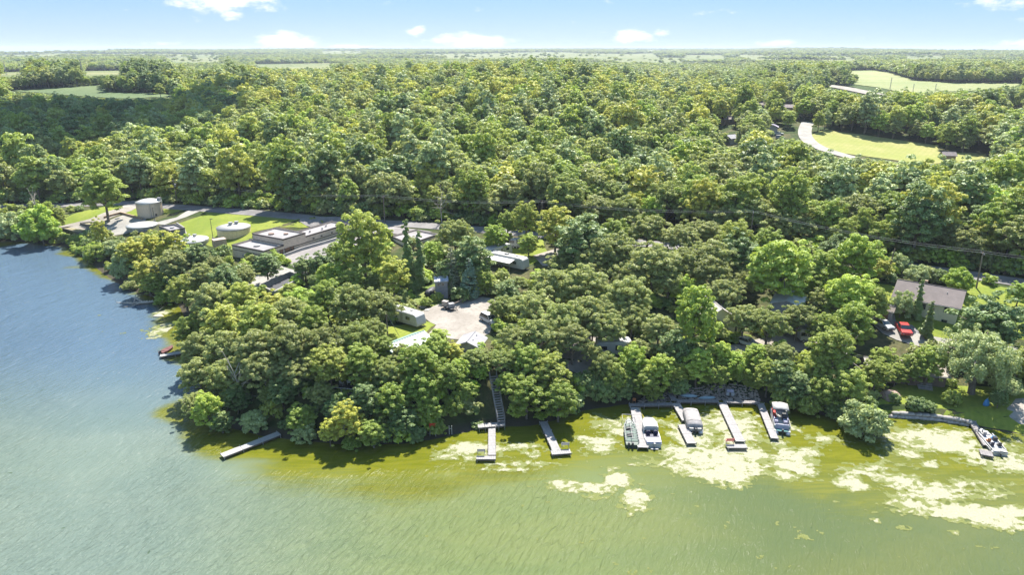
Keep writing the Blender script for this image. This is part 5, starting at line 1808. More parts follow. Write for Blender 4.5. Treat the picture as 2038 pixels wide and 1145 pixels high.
# the long house on the right: its ridge runs parallel to the road
e0, e1 = Vector(on_plane(1787, 558, 10.6)), Vector(on_plane(1922, 581, 10.6))
a = heading(e0, e1); L = (e1 - e0).xy.length
c = (e0 + e1) / 2
gable_house('long cream house with a pinkish brown shingled roof on the lawn', (c.x, c.y), a, L - .8, 8.4, 3.2, 2.1, CREAM, PINKR, .5, z=5.3,
            windows=(('f', L * .31, 1.7, .8, 1.1), ('f', L * .39, 1.7, .8, 1.1), ('f', L * .31, -1.0, .9, 1.1), ('f', -L * .05, 1.5, 1.4, 1.1), ('f', -L * .3, 1.5, 1.2, 1.1), ('r', 1.5, 1.5, 1.0, 1.0)), chimney=(-1, .6), doors=(('f', L * .1, 1.0, 2.0),))
P = at(1772, 652)
gable_house('small brown roofed shed behind the white sedan', (P.x + .3, P.y + 3.4), a, 3.2, 3.2, 2.1, .8, GREY, mat('brown_shingles', (.19, .155, .13), .9, var=.1, grain=.2), .25, name='shed', cat='shed', doors=(('f', 0, 1.8, 1.8),))
# cream cottage, gable end to the lake
P = at(1434, 668)
gable_house('cream gable ended cottage half hidden by the tall light tree', (P.x - .6, P.y + 4.2), R(97), 7.6, 6.0, 3.3, 1.9, CREAM, mat('pale_shingles', (.42, .37, .33), .9, var=.1, grain=.2), .35, z=P.z,
            windows=(('l', -.2, 1.2, .75, 1.2), ('l', 1.8, 1.2, .7, 1.1)), name='cottage')
# grey metal roof among the trees
P = Vector(on_plane(1572, 579, 11.2))
gable_house('cabin with a dappled grey metal roof among the trees', (P.x, P.y), R(62), 6.6, 5.2, 4.0, .9, GREY, METR, .3, name='cabin', cat='cabin')
P2 = Vector(on_plane(1592, 578, 9.0))
# mint roofed long shed
e0, e1 = Vector(on_plane(766, 685, 8.9)), Vector(on_plane(826, 662, 8.9))
c = (e0 + e1) / 2
gable_house('long shed with a pale mint green metal roof', (c.x + .8, c.y), heading(e0, e1), (e1 - e0).xy.length + 1.5, 4.4, 2.3, .9, OFFW, MINT, .35, name='shed', cat='shed', doors=(('f', 1, 2.4, 2.0),))
P = at(938, 700)
gable_house('cabin with a grey shingled roof below the gravel lot', (P.x, P.y), R(75), 4.2, 3.8, 1.9, .8, OFFW, GREYR, .35, name='cabin', cat='cabin')
P = at(878, 596)
o = gable_house('narrow grey two storey shed left of the olive spruce', (P.x, P.y + 1.2), R(8), 2.6, 2.4, 4.0, .5, mat('grey_siding', (.20, .20, .21), .8), mat('blue_grey_roof', (.30, .32, .37), .6), .2,
                windows=(('f', -.6, 3.1, .5, .5), ('f', .3, 3.1, .5, .5)), name='shed', cat='shed')
for px, py, w_, d_, rzz, wm, rm, lab, h_ in ((1770, 750, 9, 5, -8, mat('brown_siding', (.16, .11, .08), .8), mat('beige_roof', (.42, .37, .32), .85, grain=.15), 'low cabin with a beige roof behind the lake lawn', 2.2),
                                        (1832, 757, 6, 4.5, -8, mat('brown_siding', (.16, .11, .08), .8), mat('beige_roof', (.42, .37, .32), .85, grain=.15), 'small open porch roof right of the low beige cabin', 2.1),
                                        (1449, 246, 7.5, 6, 10, mat('brown_siding', (.16, .11, .08), .8), mat('pink_far_roof', (.20, .165, .16), .9), 'far house with a pinkish hipped roof in the wood', 2.8),
                                        (1453, 286, 6, 6, 30, OFFW, GREYR, 'far grey roofed house below the pinkish roofed one', 3.0), (1536, 266, 6, 5, 70, OFFW, mat('mauve_roof', (.25, .22, .27), .9), 'far house with a mauve roof beside the meadow drive', 3.6),
                                        (1558, 222, 14, 7, -12, CONCB, mat('pink_far_roof', (.20, .165, .16), .9), 'far long brown roofed house above the meadow drive', 2.8), (1514, 216, 8, 7, 5, OFFW, mat('pink_far_roof', (.20, .165, .16), .9), 'far small house left of the long brown roof', 3.0)):
    P = at(px, py)
    gable_house(lab, (P.x, P.y), R(rzz), w_, d_, h_, d_ * .22, wm, rm, .4, name='house' if py < 300 else 'cabin', cat='house' if py < 300 else 'cabin', windows=(('f', 0, 1.1, 1.2, 1.0),) if py < 300 else ())
P = at(1885, 318)
gable_house('far small barn with a pale roof at the end of the meadow', (P.x, P.y), R(-10), 5, 4, 2.2, 1.2, CONCB, mat('pink_far_roof', (.20, .165, .16), .9), .4, name='barn', cat='barn')
P = at(1954, 114)
gable_house('very long white farm shed near the horizon', (P.x, P.y), R(-3), 150, 24, 5, 4, OFFW, WHITE, .5, name='farm_shed', cat='shed')


def utility_trailer():
    p, q = at(884, 612), at(904, 620)
    o = thing('boat_trailer', 'small flat trailer with upright grey panels below the spruces', 'trailer', tuple((p + q) / 2 + Vector((0, 0, .03))), heading(p, q))
    MB().box(0, 0, .5, 3.2, 1.6, .12).build('bed', DGREY, o)
    MB().box(-.9, -.2, .62, 1.2, .9, 1.0, .3).build('side_panel', mat('panel_beige', (.33, .29, .25), .7), o)
    MB().box(.6, .1, .62, .9, 1.1, .8, -.3).build('side_panel', GREY, o)
    for s_ in (-1, 1): wheel(o, -.2, s_ * .85, .3)
    MB().tube([(1.6, .4, .5), (2.8, 0, .45), (1.6, -.4, .5)], .05, 5).build('hitch', DGREY, o)


utility_trailer()
p, q = at(850, 594), at(866, 578)
o = thing('covered_boat', 'dark covered boat beside the narrow grey shed', 'boat', tuple((p + q) / 2 + Vector((0, 0, .3))), heading(p, q))
MB().loft([[(x, w * math.cos(t), .5 + h_ * math.sin(t)) for t in np.linspace(0, 2 * math.pi, 10, endpoint=False)] for x, w, h_ in ((-2.2, .8, .45), (-1, .95, .6), (.8, .8, .6), (2.2, .1, .25))]).build('cover', DGREY, o, True)
for s_ in (-1, 1): wheel(o, -.4, s_ * .9, .3).location.z = 0
p, q = at(903, 613), at(958, 588)
o = thing('log_barrier', 'low wooden rail barrier along the shaded edge of the gravel lot', 'fence', tuple(p), 0)
d = q - p
MB().tube([(0, 0, .9), (d.x, d.y, d.z + .9)], .09, 6).build('rail', POLEW, o)
for t_ in (.0, .33, .66, 1.0): MB().tube([(d.x * t_, d.y * t_, d.z * t_ - .4), (d.x * t_, d.y * t_, d.z * t_ + 1.1)], .11, 6).build('post', POLEW, o)
for k, (px, py) in enumerate(((842, 612), (850, 618))):
    P = at(px, py)
    o = thing('paving_slab', ('pale slab lying on the rough grass edge', 'second pale slab nearer the gravel lot')[k], 'slab', tuple(P), .4 + k)
    MB().box(0, 0, -.05, 1.3, .9, .22).build('slab', CONCW, o)

# ---- the dark deck on the wooded point
P = at(690, 776)
dk = thing('deck', 'dark timber deck with a pale rail on the wooded point', 'deck', (P.x, P.y, P.z + .25), R(-12))
for i in range(14): MB().box(-2.1 + i * .32, 0, 0, .29, 3.6, .06).build('plank', mat('black_boards', (.07, .06, .055), .9, var=.15), dk)  # boards near black in their own colour
MB().box(0, 0, -.5, 4.2, 3.4, .45).build('frame', DGREY, dk)
for s_ in (-2.15, 0, 2.15): MB().tube([(s_, -1.85, -1), (s_, -1.85, .95)], .05, 5).build('rail_post', OFFW, dk)
MB().box(0, -1.85, .95, 4.5, .09, .06).build('handrail', OFFW, dk)


def chair(loc, rz, m, label, name='garden_chair'):
    o = thing(name, label, 'chair', loc, rz)
    MB().box(0, 0, .40, .52, .5, .05).build('seat', m, o)
    b = MB().box(0, 0, 0, .5, .05, .6).build('backrest', m, o)
    b.matrix_local = Matrix.Translation((0, .25, .45)) @ Matrix.Rotation(R(-14), 4, 'X')
    for x in (-.22, .22):
        for y_ in (-.2, .2): MB().tube([(x, y_, 0), (x, y_, .42)], .025, 5).build('leg', m, o)
        MB().box(x * 1.18, 0, .6, .06, .48, .04).build('armrest', m, o)
    return o


dz = dk.location.z + .06
chair((P.x - .9, P.y + .8, dz), R(160), WHITE, 'white garden chair at the left of the dark deck')
chair((P.x + .1, P.y + 1.1, dz), R(200), WHITE, 'white garden chair at the right of the dark deck')
# ------------------------------------------------------------------ docks
def dock_run(o, p, q, w, z, m, nsec=None, legs=True, sec_len=2.6, boards=True):
    """one straight run of deck panels between world points p and q (centre line), children of o at the world origin offset"""
    a = heading(p, q)
    L = (q - p).xy.length
    n = nsec or max(1, round(L / sec_len))
    sl = L / n
    dd = dirv(a); nn = Vector((-dd.y, dd.x, 0))
    for i in range(n):
        c = p + dd * (i + .5) * sl
        mb = MB()
        nb = max(3, int(sl / .3))
        for k in range(nb):     # boards with open joints, a little uneven
            x = -sl / 2 + (k + .5) * (sl - .03) / nb
            mb.box(x, 0, z + .002 * ((k * 7) % 3), (sl - .03) / nb - .02, w, .05)
        mb.box(0, w / 2 - .08, z - .14, sl - .03, .08, .13)
        mb.box(0, -w / 2 + .08, z - .14, sl - .03, .08, .13)
        d = mb.build('deck_panel', m, o)
        d.matrix_local = Matrix.Translation((c.x - o.location.x, c.y - o.location.y, 0)) @ Matrix.Rotation(a, 4, 'Z')
    if legs:
        for i in range(n + 1):
            c = p + dd * min(max(i * sl, .15), L - .15)
            for s_ in (-1, 1):
                e = c + nn * s_ * (w / 2 + .05) - Vector((o.location.x, o.location.y, 0))
                MB().tube([(e.x, e.y, -1.6), (e.x, e.y, z + .22)], .035, 6).build('leg', STEEL, o)
    for s_ in (-1, 1):
        e0_, e1_ = p + nn * s_ * (w / 2 + .02), q + nn * s_ * (w / 2 + .02)
        c = (e0_ + e1_) / 2
        MB().box(c.x - o.location.x, c.y - o.location.y, z - .20, L, .05, .19, a).build('side_rail', mat('dark_rail', (.10, .085, .07), .8), o)


DZ = .48


def W2(px, py, z=DZ):
    return Vector(on_plane(px, py, z))


def dock(label, runs, m=DECKW):
    p0 = runs[0][0]
    o = thing('dock', label, 'dock', (p0.x, p0.y, 0))
    for k, (p, q, w) in enumerate(runs): dock_run(o, p, q, w, DZ + .004 * k, m)
    return o


def bench(px, py, rz, label, m=OFFW, z=DZ + .055):
    P = W2(px, py, z)
    o = thing('dock_bench', label, 'bench', (P.x, P.y, z), rz)
    for k in range(3): MB().box(0, -.16 + k * .16, .42, 1.15, .13, .04).build('seat_slat', m, o)
    for k in range(3): MB().box(0, .27 + k * .03, .52 + k * .15, 1.15, .04, .12).build('back_slat', m, o)
    for x in (-.5, .5):
        MB().box(x, -.18, 0, .07, .07, .42).build('leg', m, o)
        MB().box(x, .24, 0, .07, .07, .92).build('leg', m, o)
    return o


dock('long narrow grey dock slanting out from the wooded point', [(W2(556, 863), W2(441, 908), 1.25)], OFFW)
dock('small pale dock on the left shore of the point', [(W2(378, 699), W2(318, 709), 1.1)], OFFW)
# stairs, landing and L shaped dock
dock('pale L shaped dock at the foot of the stairs', [(W2(979, 852), W2(979, 907), 1.05), (W2(948, 912), W2(987, 912), .85)], DECKW)
dock('L shaped dock right of the stairs with a white bench', [(W2(1081, 840), W2(1108, 898), 1.2), (W2(1097, 902), W2(1136, 899), 1.1)], DECKW)
dock('long straight dock between the ribbed boat and the white topped boat', [(W2(1264, 812), W2(1280, 892), 1.5)], DECKW)
dock('dock half sunk in algae left of the covered boat', [(W2(1345, 803), W2(1366, 838), 1.3), (W2(1358, 846), W2(1377, 884), 1.35)], DECKW)
dock('long dock with a wide end and a small red bench', [(W2(1437, 802), W2(1474, 880), 1.35), (W2(1446, 889), W2(1486, 889), 1.0)], DECKW)
dock('straight dock beside the boat with the white sun top', [(W2(1513, 803), W2(1542, 874), 1.1)], DECKW)
dock('grey board dock beside the open bass boat at the right', [(W2(1934, 838), W2(1965, 888), 1.0), (W2(1950, 900), W2(1976, 905), 1.5)], DECKG)
bench(958, 903, R(180), 'white bench on the end of the stair dock')
bench(1125, 890, R(180), 'white bench on the end of the second L shaped dock')
bench(1452, 882, R(180), 'red and white bench on the wide dock end', mat('faded_red', (.45, .12, .1), .6))
# boardwalk along the shore
bw = thing('boardwalk', 'grey board walk along the shore joining the four docks', 'boardwalk', (*W2(1258, 808)[:2], 0))
dock_run(bw, W2(1252, 808), W2(1338, 806), .95, DZ + .12, DECKG)
dock_run(bw, W2(1346, 800), W2(1430, 800), .95, DZ + .12, DECKG)
dock_run(bw, W2(1440, 801), W2(1512, 803), .9, DZ + .12, DECKG)
dock_run(bw, W2(1342, 800), W2(1329, 778), .9, DZ + .16, DECKG)

# stairs up the bank
st_b, st_t = Vector((*W2(998, 842, .9)[:2], .95)), None
st_t = at(981, 763)
o = thing('stairs', 'grey wooden stairs climbing the wooded bank from the dock', 'stairs', tuple(st_b))
d = st_t - st_b; d.z = max(d.z + .2, 4.6)
n = 19
a = heading(Vector((0, 0)), d.xy)
for i in range(n):
    t_ = (i + .5) / n
    k = MB().box(0, 0, 0, .30, 1.05, .05).build('tread', DECKW if i % 5 else DECKG, o)
    k.matrix_local = Matrix.Translation(d * t_) @ Matrix.Rotation(a, 4, 'Z')
nn = Vector((-math.sin(a), math.cos(a), 0))
for s_ in (-1, 1):
    e = nn * s_ * .56
    MB().loft([[tuple(Vector(e) + d * t_ + Vector((0, 0, zz)) + nn * w_) for zz, w_ in ((-.22, -.03), (-.22, .03), (.04, .03), (.04, -.03))] for t_ in (-.01, 1.01)]).build('stringer', DECKG, o)
    MB().tube([tuple(Vector(e) + d * t_ + Vector((0, 0, .9))) for t_ in (0, 1)], .04, 5).build('handrail', DECKW, o)
    for k in range(6):
        b = Vector(e) + d * (k / 5)
        MB().tube([tuple(b + Vector((0, 0, -.4))), tuple(b + Vector((0, 0, .9)))], .035, 5).build('rail_post', DECKW, o)
o = thing('landing', 'pale board landing between the stairs and the dock', 'landing', (*W2(977, 846, .9)[:2], 0))
dock_run(o, Vector((*W2(951, 848, .8)[:2], 0)), Vector((*W2(1005, 843, .8)[:2], 0)), 1.15, .72, DECKW, 4)
for k in range(3): MB().box(W2(979, 852).x - o.location.x, W2(979, 852).y - o.location.y + .25 - k * .25, .55 - k * .12, .9, .26, .05).build('tread', DECKG, o)


# ------------------------------------------------------------------ boats
def outboard(o, x, z=.35, m=DGREY):
    k = MB().box(x, 0, z + .25, .42, .34, .5, 0, .8).build('motor', m, o, bevel=.05)
    MB().box(x - .05, 0, z - .75, .16, .12, 1.0).build('motor_leg', DGREY, k)
    return k


def pontoon_boat(p_stern, p_bow, label, kind):
    a = heading(p_stern, p_bow)
    L = (p_bow - p_stern).xy.length
    c = (p_stern + p_bow) / 2
    W_ = 2.45
    o = thing('pontoon_boat', label, 'boat', (c.x, c.y, 0), a)
    for s_ in (-1, 1):
        MB().tube([(-L / 2, s_ * .85, .18), (L / 2 - .6, s_ * .85, .18), (L / 2, s_ * .85, .32)], [.33, .33, .08], 12).build('pontoon', ALU, o, True)
    MB().box(-.1, 0, .52, L - .5, W_, .1).build('deck', GREY if kind == 'cover' else mat('beige_deck', (.40, .38, .34), .8), o)
    outboard(o, -L / 2 - .05)
    if kind == 'cover':
        secs = []
        for x, w, h in ((-L / 2 + .55, 1.05, .55), (-L / 2 + .7, 1.2, .85), (-L / 2 + 1.6, 1.22, 1.0), (0, 1.2, 1.12), (L / 2 - 1.2, 1.2, .98), (L / 2 - .5, 1.15, .82), (L / 2 - .25, 1.0, .5)):
            secs.append([(x, w * sx_, .62 + h * sz_) for sx_, sz_ in ((-1, 0), (-1.02, .45), (-.9, .85), (-.45, 1), (0, 1.03), (.45, 1), (.9, .85), (1.02, .45), (1, 0))])
        MB().loft(secs).build('cover', COVER, o, True)
        for x in (-L * .25, .1, L * .25): MB().tube([(x, -1.1, 1.55), (x, 0, 1.78), (x, 1.1, 1.55)], .03, 4).build('cover_bow', COVER, o)
        for s_ in (-.6, .6): MB().box(-L / 2 + .35, s_, .62, .5, .6, .35).build('stern_seat', OFFW, o)
    else:
        for s_ in (-1, 1): MB().box(0, s_ * (W_ / 2 - .05), .62, L - 1.4, .05, .65).build('fence_panel', OFFW, o)
        MB().box(L / 2 - .75, 0, .62, .05, W_ - .8, .6).build('fence_panel', OFFW, o)
        for x, y_, sx_, sy_, m_ in ((1.6, .8, 1.7, .6, RED), (1.6, -.8, 1.4, .6, OFFW), (-.6, .75, .9, .7, LILAC), (-.6, -.75, .9, .7, LILAC), (-L / 2 + 1.2, 0, .7, 2.0, LILAC)):
            s1 = MB().box(x, y_, .62, sx_, sy_, .42).build('seat', m_, o, bevel=.05)
            MB().box(x + (0 if sx_ > sy_ else -sx_ * .4), y_ + (math.copysign(.24, y_) if sx_ > sy_ else 0), 1.04, sx_ if sx_ > sy_ else .14, .12 if sx_ > sy_ else sy_, .36).build('seat_back', m_, s1, bevel=.04)
        MB().box(.3, -.55, .62, .6, .6, .75).build('console', DGREY, o, bevel=.05)
        MB().box(-L / 2 + .45, 0, .625, .6, 1.7, .05).build('stern_mat', TEAL, o)
        MB().box(-L / 2 + .95, 0, .62, .12, 2.2, .45).build('stern_rail', TEAL, o)
        zt = 2.35
        MB().loft([[(x, y_, zt + .18 * (1 - (y_ / 1.2) ** 2) + dz_) for y_, dz_ in ((-1.2, 0), (-.6, 0), (0, 0), (.6, 0), (1.2, 0), (1.2, -.05), (.6, -.05), (0, -.05), (-.6, -.05), (-1.2, -.05))] for x in (.2, 1.3, 2.5)]).build('sun_top', OFFW, o, True)
        for x in (.25, 2.45):
            for s_ in (-1.15, 1.15): MB().tube([(1.3, s_, .9), (x, s_, zt)], .025, 5).build('top_pole', STEEL, o)
    return o


pontoon_boat(W2(1384, 862, .3), W2(1372, 822, .3), 'pontoon boat under a mottled grey cover', 'cover')
pontoon_boat(W2(1557, 864, .3), W2(1547, 818, .3), 'open pontoon boat with a white sun top and red seat', 'open')


def hull(L, W_, h, bow=.35, z0=-.15, stern=.92):
    secs = []
    for t_, w, zz in ((0, stern, 0), (.3, 1, 0), (.6, .96, .02), (.82, .68, .12), (.94, .34, .26), (1, .05, .4)):
        x = -L / 2 + L * t_
        hw = W_ / 2 * w
        secs.append([(x, -hw, h + zz * .5), (x, -hw * .82, z0 + zz), (x, 0, z0 - .12 + zz), (x, hw * .82, z0 + zz), (x, hw, h + zz * .5)])
    return MB().loft(secs)


def runabout():
    p, q = W2(1302, 889, .3), W2(1288, 842, .3)
    L = (q - p).xy.length
    c = (p + q) / 2
    o = thing('cruiser_boat', 'white topped cruiser boat with a dark cockpit and lilac stern', 'boat', (c.x, c.y, 0), heading(p, q))
    hull(L, 2.45, .75).build('hull', WHITE, o, bevel=.03)
    MB().box(-L * .17, 0, .76, L * .24, 2.1, .05).build('cockpit_floor', NAVY, o)
    secs = [[(x, w * a_, .78 + h_ * b_) for a_, b_ in ((-1, 0), (-1, .8), (-.7, 1), (.7, 1), (1, .8), (1, 0))] for x, w, h_ in ((-L * .02, 1.12, 1.0), (L * .2, 1.12, 1.05), (L * .38, .85, .95), (L * .45, .6, .6))]
    MB().loft(secs).build('canvas_top', WHITE, o, bevel=.04)
    MB().box(-L * .39, 0, .70, L * .18, 2.2, .28).build('sun_pad', LILAC, o, bevel=.06)
    MB().box(-L * .485, .62, .35, .06, .8, .3).build('stern_badge', RED, o)
    for y_ in (.55, -.55):
        s1 = MB().box(-L * .1, y_, .81, .6, .6, .35).build('seat', NAVY, o, bevel=.05)
        MB().box(-L * .1 - .25, y_, 1.1, .14, .6, .4).build('seat_back', NAVY, s1, bevel=.04)
    MB().tube([(-L * .05, -.85, 1.15), (-L * .08, -.55, 1.4), (-L * .05, -.25, 1.15)], .03, 5).build('wheel_rim', STEEL, o)
    MB().add([(-L * .02, -1.05, .8), (-L * .02, 1.05, .8), (-L * .07, 1.0, 1.25), (-L * .07, -1.0, 1.25)], [(0, 1, 2, 3)]).build('windshield', GLASS, o)
    outboard(o, -L / 2 - .2, .2, OFFW)
    MB().box(-L / 2 - .35, 0, .1, .5, 1.1, .06).build('swim_platform', OFFW, o)


runabout()


def ribbed_boat():
    p, q = W2(1259, 889, .3), W2(1251, 838, .3)
    L = (q - p).xy.length
    c = (p + q) / 2
    o = thing('fishing_boat', 'fishing boat with bare pale canopy ribs over a green floor', 'boat', (c.x, c.y, 0), heading(p, q))
    hull(L, 2.1, .55).build('hull', mat('dark_green_hull', (.06, .09, .07), .5), o)
    MB().box(-.2, 0, .56, L * .72, 1.75, .04).build('floor', mat('dull_green_floor', (.07, .11, .09), .7), o)
    rib = None
    for k in range(9):
        x = -L * .42 + k * L * .098
        w = 1.0 if k < 6 else 1.0 - (k - 5) * .2
        MB().tube([(x, -w, .55), (x + .05, -w * .95, 1.1), (x + .1, 0, 1.3), (x + .05, w * .95, 1.1), (x, w, .55)], .045, 5).build('rib', OFFW, o)
    for y_ in (-.95, 0, .95): MB().tube([(-L * .42, y_, 1.1 if y_ else 1.3), (L * .1, y_, 1.1 if y_ else 1.3), (L * .36, y_ * .5, 1.1)], .04, 5).build('ridge_pole', OFFW, o)
    for x in (-1.2, .6): MB().box(x, .2, .6, .6, .9, .3).build('seat', BLACK, o, bevel=.04)
    outboard(o, -L / 2 - .1, .25)
    outboard(o, -L / 2 - .05, .2).location.y = .55
    # the lift cradle that carries it
    MB().tube([(L * .42, -1.0, .9), (L * .62, -1.0, .9), (L * .62, 1.0, .9), (L * .42, 1.0, .9)], .05, 5).build('bow_stop', OFFW, o)


ribbed_boat()


def bass_boat():
    p, q = W2(1991, 905, .3), W2(1952, 858, .3)
    L = (q - p).xy.length
    c = (p + q) / 2
    o = thing('bass_boat', 'low open grey bass boat with orange and blue seats', 'boat', (c.x, c.y, 0), heading(p, q))
    hull(L, 2.2, .55).build('hull', ALU, o, bevel=.02)
    MB().box(L * .02, 0, .57, L * .6, 1.55, .05).build('floor', mat('grey_carpet', (.36, .36, .38), .95, grain=.2), o)
    MB().box(L * .33, 0, .66, L * .16, 1.2, .08).build('front_deck', OFFW, o)
    for s_ in (-1, 1): MB().box(-L * .05, s_ * .95, .56, L * .7, .16, .22).build('gunwale', OFFW, o)
    for x, y_, m_ in ((-.4, .5, ORANGE), (.5, -.45, BLUE), (1.4, .4, OFFW), (-1.4, -.5, DGREY), (-1.5, .5, NAVY)):
        s1 = MB().box(x, y_, .62, .5, .5, .28).build('seat', m_, o, bevel=.05)
        MB().box(x - .22, y_, .88, .12, .48, .4).build('seat_back', m_, s1, bevel=.04)
    MB().box(.1, -.55, .62, .5, .6, .6).build('console', DGREY, o, bevel=.05)
    MB().tube([(.1, -.3, 1.25), (.2, -.55, 1.45), (.1, -.8, 1.25)], .03, 5).build('wheel_rim', DGREY, o)
    MB().box(-L * .42, 0, .56, L * .13, 1.9, .14).build('stern_deck', OFFW, o)
    MB().tube([(L * .42, 0, .8), (L * .36, .35, .95), (L * .28, .4, .9)], .06, 5).build('bow_motor', DGREY, o)
    outboard(o, -L / 2 - .15, .25, OFFW)


bass_boat()
p, q = W2(320, 704, .2), W2(344, 691, .2)
L = (q - p).xy.length
o = thing('rowing_boat', 'small rusty red boat tied beside the left shore dock', 'boat', (*((p + q) / 2)[:2], 0), heading(p, q))
hull(L, 1.35, .42).build('hull', RUST, o)
MB().box(-.1, 0, .36, L * .7, .95, .03).build('floor', OFFW, o)
for x in (-L * .25, L * .12): MB().box(x, 0, .42, .3, 1.15, .06).build('bench_seat', RUST, o)
outboard(o, -L / 2 - .1, .1)


def canoe(px, py, rz, label):
    P = at(px, py)
    o = thing('canoe', label, 'boat', (P.x, P.y, P.z + .05), rz)
    L = 3.0
    MB().loft([[(x, w * math.cos(t), .03 + h * max(0, math.sin(t))) for t in np.linspace(0, math.pi, 9)] for x, w, h in ((-L / 2, .03, .12), (-L * .38, .22, .26), (-L * .15, .40, .36), (L * .15, .40, .36), (L * .38, .22, .26), (L / 2, .03, .12))]).build('hull', PALEB, o, True)
    MB().tube([(-L / 2, 0, .15), (-L * .2, 0, .40), (L * .2, 0, .40), (L / 2, 0, .15)], .025, 5).build('keel', ALU, o)


canoe(1370, 790, R(-6), 'upturned pale blue canoe on the bank, left of the pair')
canoe(1407, 794, R(4), 'upturned pale blue canoe on the bank, right of the pair')
P = at(1453, 787)
o = thing('pedal_boat', 'pale grey pedal boat with two hulls standing on the stony bank', 'boat', (P.x, P.y + .3, P.z + .1), R(78))
for s_ in (-.42, .42): MB().loft([[(x, s_ + w * a_, .1 + h * b_) for a_, b_ in ((-1, 0), (-1, 1), (1, 1), (1, 0))] for x, w, h in ((-1.1, .26, .3), (-.8, .3, .5), (.8, .3, .5), (1.2, .18, .35))]).build('hull', OFFW, o, bevel=.05)
MB().box(.1, 0, .4, 1.0, .5, .06).build('floor', DGREY, o)
MB().box(-.45, 0, .6, .4, 1.1, .18).build('seat', LILAC, o, bevel=.04)
MB().box(-.62, 0, .75, .1, 1.1, .35).build('seat_back', LILAC, o, bevel=.03)

# ------------------------------------------------------------------ shore things
P = at(1262, 802)
chair((P.x, P.y, P.z + .02), R(170), ORANGE, 'orange brown cushioned chair at the head of the straight dock')
P = W2(862, 862, .5)
P.z = max(drop(P.x, P.y), .02)
o = thing('ladder_chair', 'red seat on tall white legs standing at the water below the bank', 'chair', tuple(P), R(180))
for x in (-.4, .4):
    for y_ in (-.35, .35): MB().tube([(x * 1.15, y_ * 1.2, -.6), (x, y_, 1.25)], .045, 5).build('leg', WHITE, o)
for k in range(3): MB().box(0, -.42, .2 + k * .36, .8, .05, .06).build('rung', WHITE, o)
MB().box(0, 0, 1.25, .95, .85, .07).build('seat', RED, o)
MB().box(0, .4, 1.32, .95, .06, .85).build('backrest', RED, o)
for x in (-.45, .45): MB().box(x, 0, 1.58, .08, .8, .06).build('armrest', RED, o)
P = W2(887, 862, .3)
o = thing('boat_hoist', 'pair of upright white pipes standing in the shallows', 'post', (P.x, P.y, 0))
for x, h in ((-.7, 1.9), (.55, 1.5), (.95, 1.5)): MB().tube([(x, 0, -1), (x, 0, h)], .05, 6).build('pipe', WHITE, o)
MB().box(.75, 0, 1.0, .45, .05, .05).build('rung', WHITE, o)
# mooring ropes and a float by the straight dock
P = W2(1284, 838, .1)
o = thing('mooring_float', 'white mooring float held by two yellow ropes', 'float', (P.x, P.y, 0))
MB().lathe(0, 0, [(.05, -.15), (.25, -.05), (.3, .15), (.2, .32), (.04, .38)], 12, True, True).build('float', OFFW, o, True)
for px in (1271, 1274):
    e = W2(px, 813, .6) - P
    MB().tube([(0, 0, .3), (e.x * .5, e.y * .5, .32), (e.x, e.y, .65)], .03, 4).build('rope', mat('yellow_rope', (.45, .38, .06), .7), o)

# stone wall along the lake lawn
SW = [at(a_, b_) for a_, b_ in ((1772, 826), (1800, 829), (1830, 831), (1858, 834), (1885, 838), (1908, 842), (1928, 847))]
o = thing('lake_wall', 'low wall of rough stones along the lake lawn', 'wall', (SW[0].x, SW[0].y, 0))
stones = []
for s in range(3):
    mb = MB()
    rr = np.random.default_rng(s)
    secs = []
    for x, k in ((-.5, .6), (-.3, 1), (.3, 1), (.5, .65)):
        secs.append([(x, .36 * k * math.cos(t) * rr.uniform(.85, 1.15), .3 * k * math.sin(t) * rr.uniform(.85, 1.15)) for t in np.linspace(0, 2 * math.pi, 7, endpoint=False)])
    stones.append(mb.loft(secs).mesh('stone', STONE, True))
for p, q in zip(SW, SW[1:]):
    L = (q - p).xy.length
    n = max(2, int(L / .85))
    for i in range(n):
        for lay in range(2):
            c = p.lerp(q, (i + .25 + .5 * (lay % 2)) / n)
            k = link(bpy.data.objects.new('stone', stones[(i + lay) % 3]), o)
            sc_ = float(rngT.uniform(.85, 1.2))
            k.location = (c.x - o.location.x + float(rngT.normal() * .05), c.y - o.location.y - .25 + lay * .22 + float(rngT.normal() * .06), .12 + lay * .5)
            k.rotation_euler = (float(rngT.uniform(-.2, .2)), float(rngT.uniform(-.12, .12)), heading(p, q) + float(rngT.uniform(-.15, .15)))
            k.scale = (sc_ * L / n / .85, sc_ * 1.2, sc_)

# steps and landing timbers behind the lawn
P = at(1842, 776)
o = thing('garden_steps', 'three pale timber steps at the top of the lake lawn', 'steps', (P.x, P.y, P.z), R(-20))
for k in range(4): MB().box(0, k * .45, -.3 + k * .18, 2.2, .42, .36).build('step', DECKW, o)
P = at(1770, 792)
o = thing('fire_shelter', 'brown canvas shelter slumped on the lawn edge', 'shelter', (P.x, P.y, P.z), .3)
MB().loft([[(x, 1.3 * math.cos(t), h * max(0, math.sin(t)) - .05) for t in np.linspace(0, math.pi, 9)] for x, h in ((-1.4, .9), (-.6, 1.35), (.5, 1.3), (1.3, 1.0))]).build('canvas', mat('brown_canvas', (.30, .21, .17), .9, var=.12), o, True)
for x in (-1.35, 1.25): MB().tube([(x, -1.0, 0), (x, 0, 1.35), (x, 1.0, 0)], .04, 5).build('pole', POLEW, o)
P = at(1962, 808)
o = thing('tarp_bundle', 'bright blue tarp bundle leaning by the willow', 'tarp', (P.x, P.y, P.z), 0)
MB().loft([[(w * math.cos(t), w * .7 * math.sin(t), z_) for t in np.linspace(0, 2 * math.pi, 9, endpoint=False)] for z_, w in ((-.1, .45), (.4, .5), (.9, .36), (1.25, .1))]).build('tarp', BLUE, o, True)
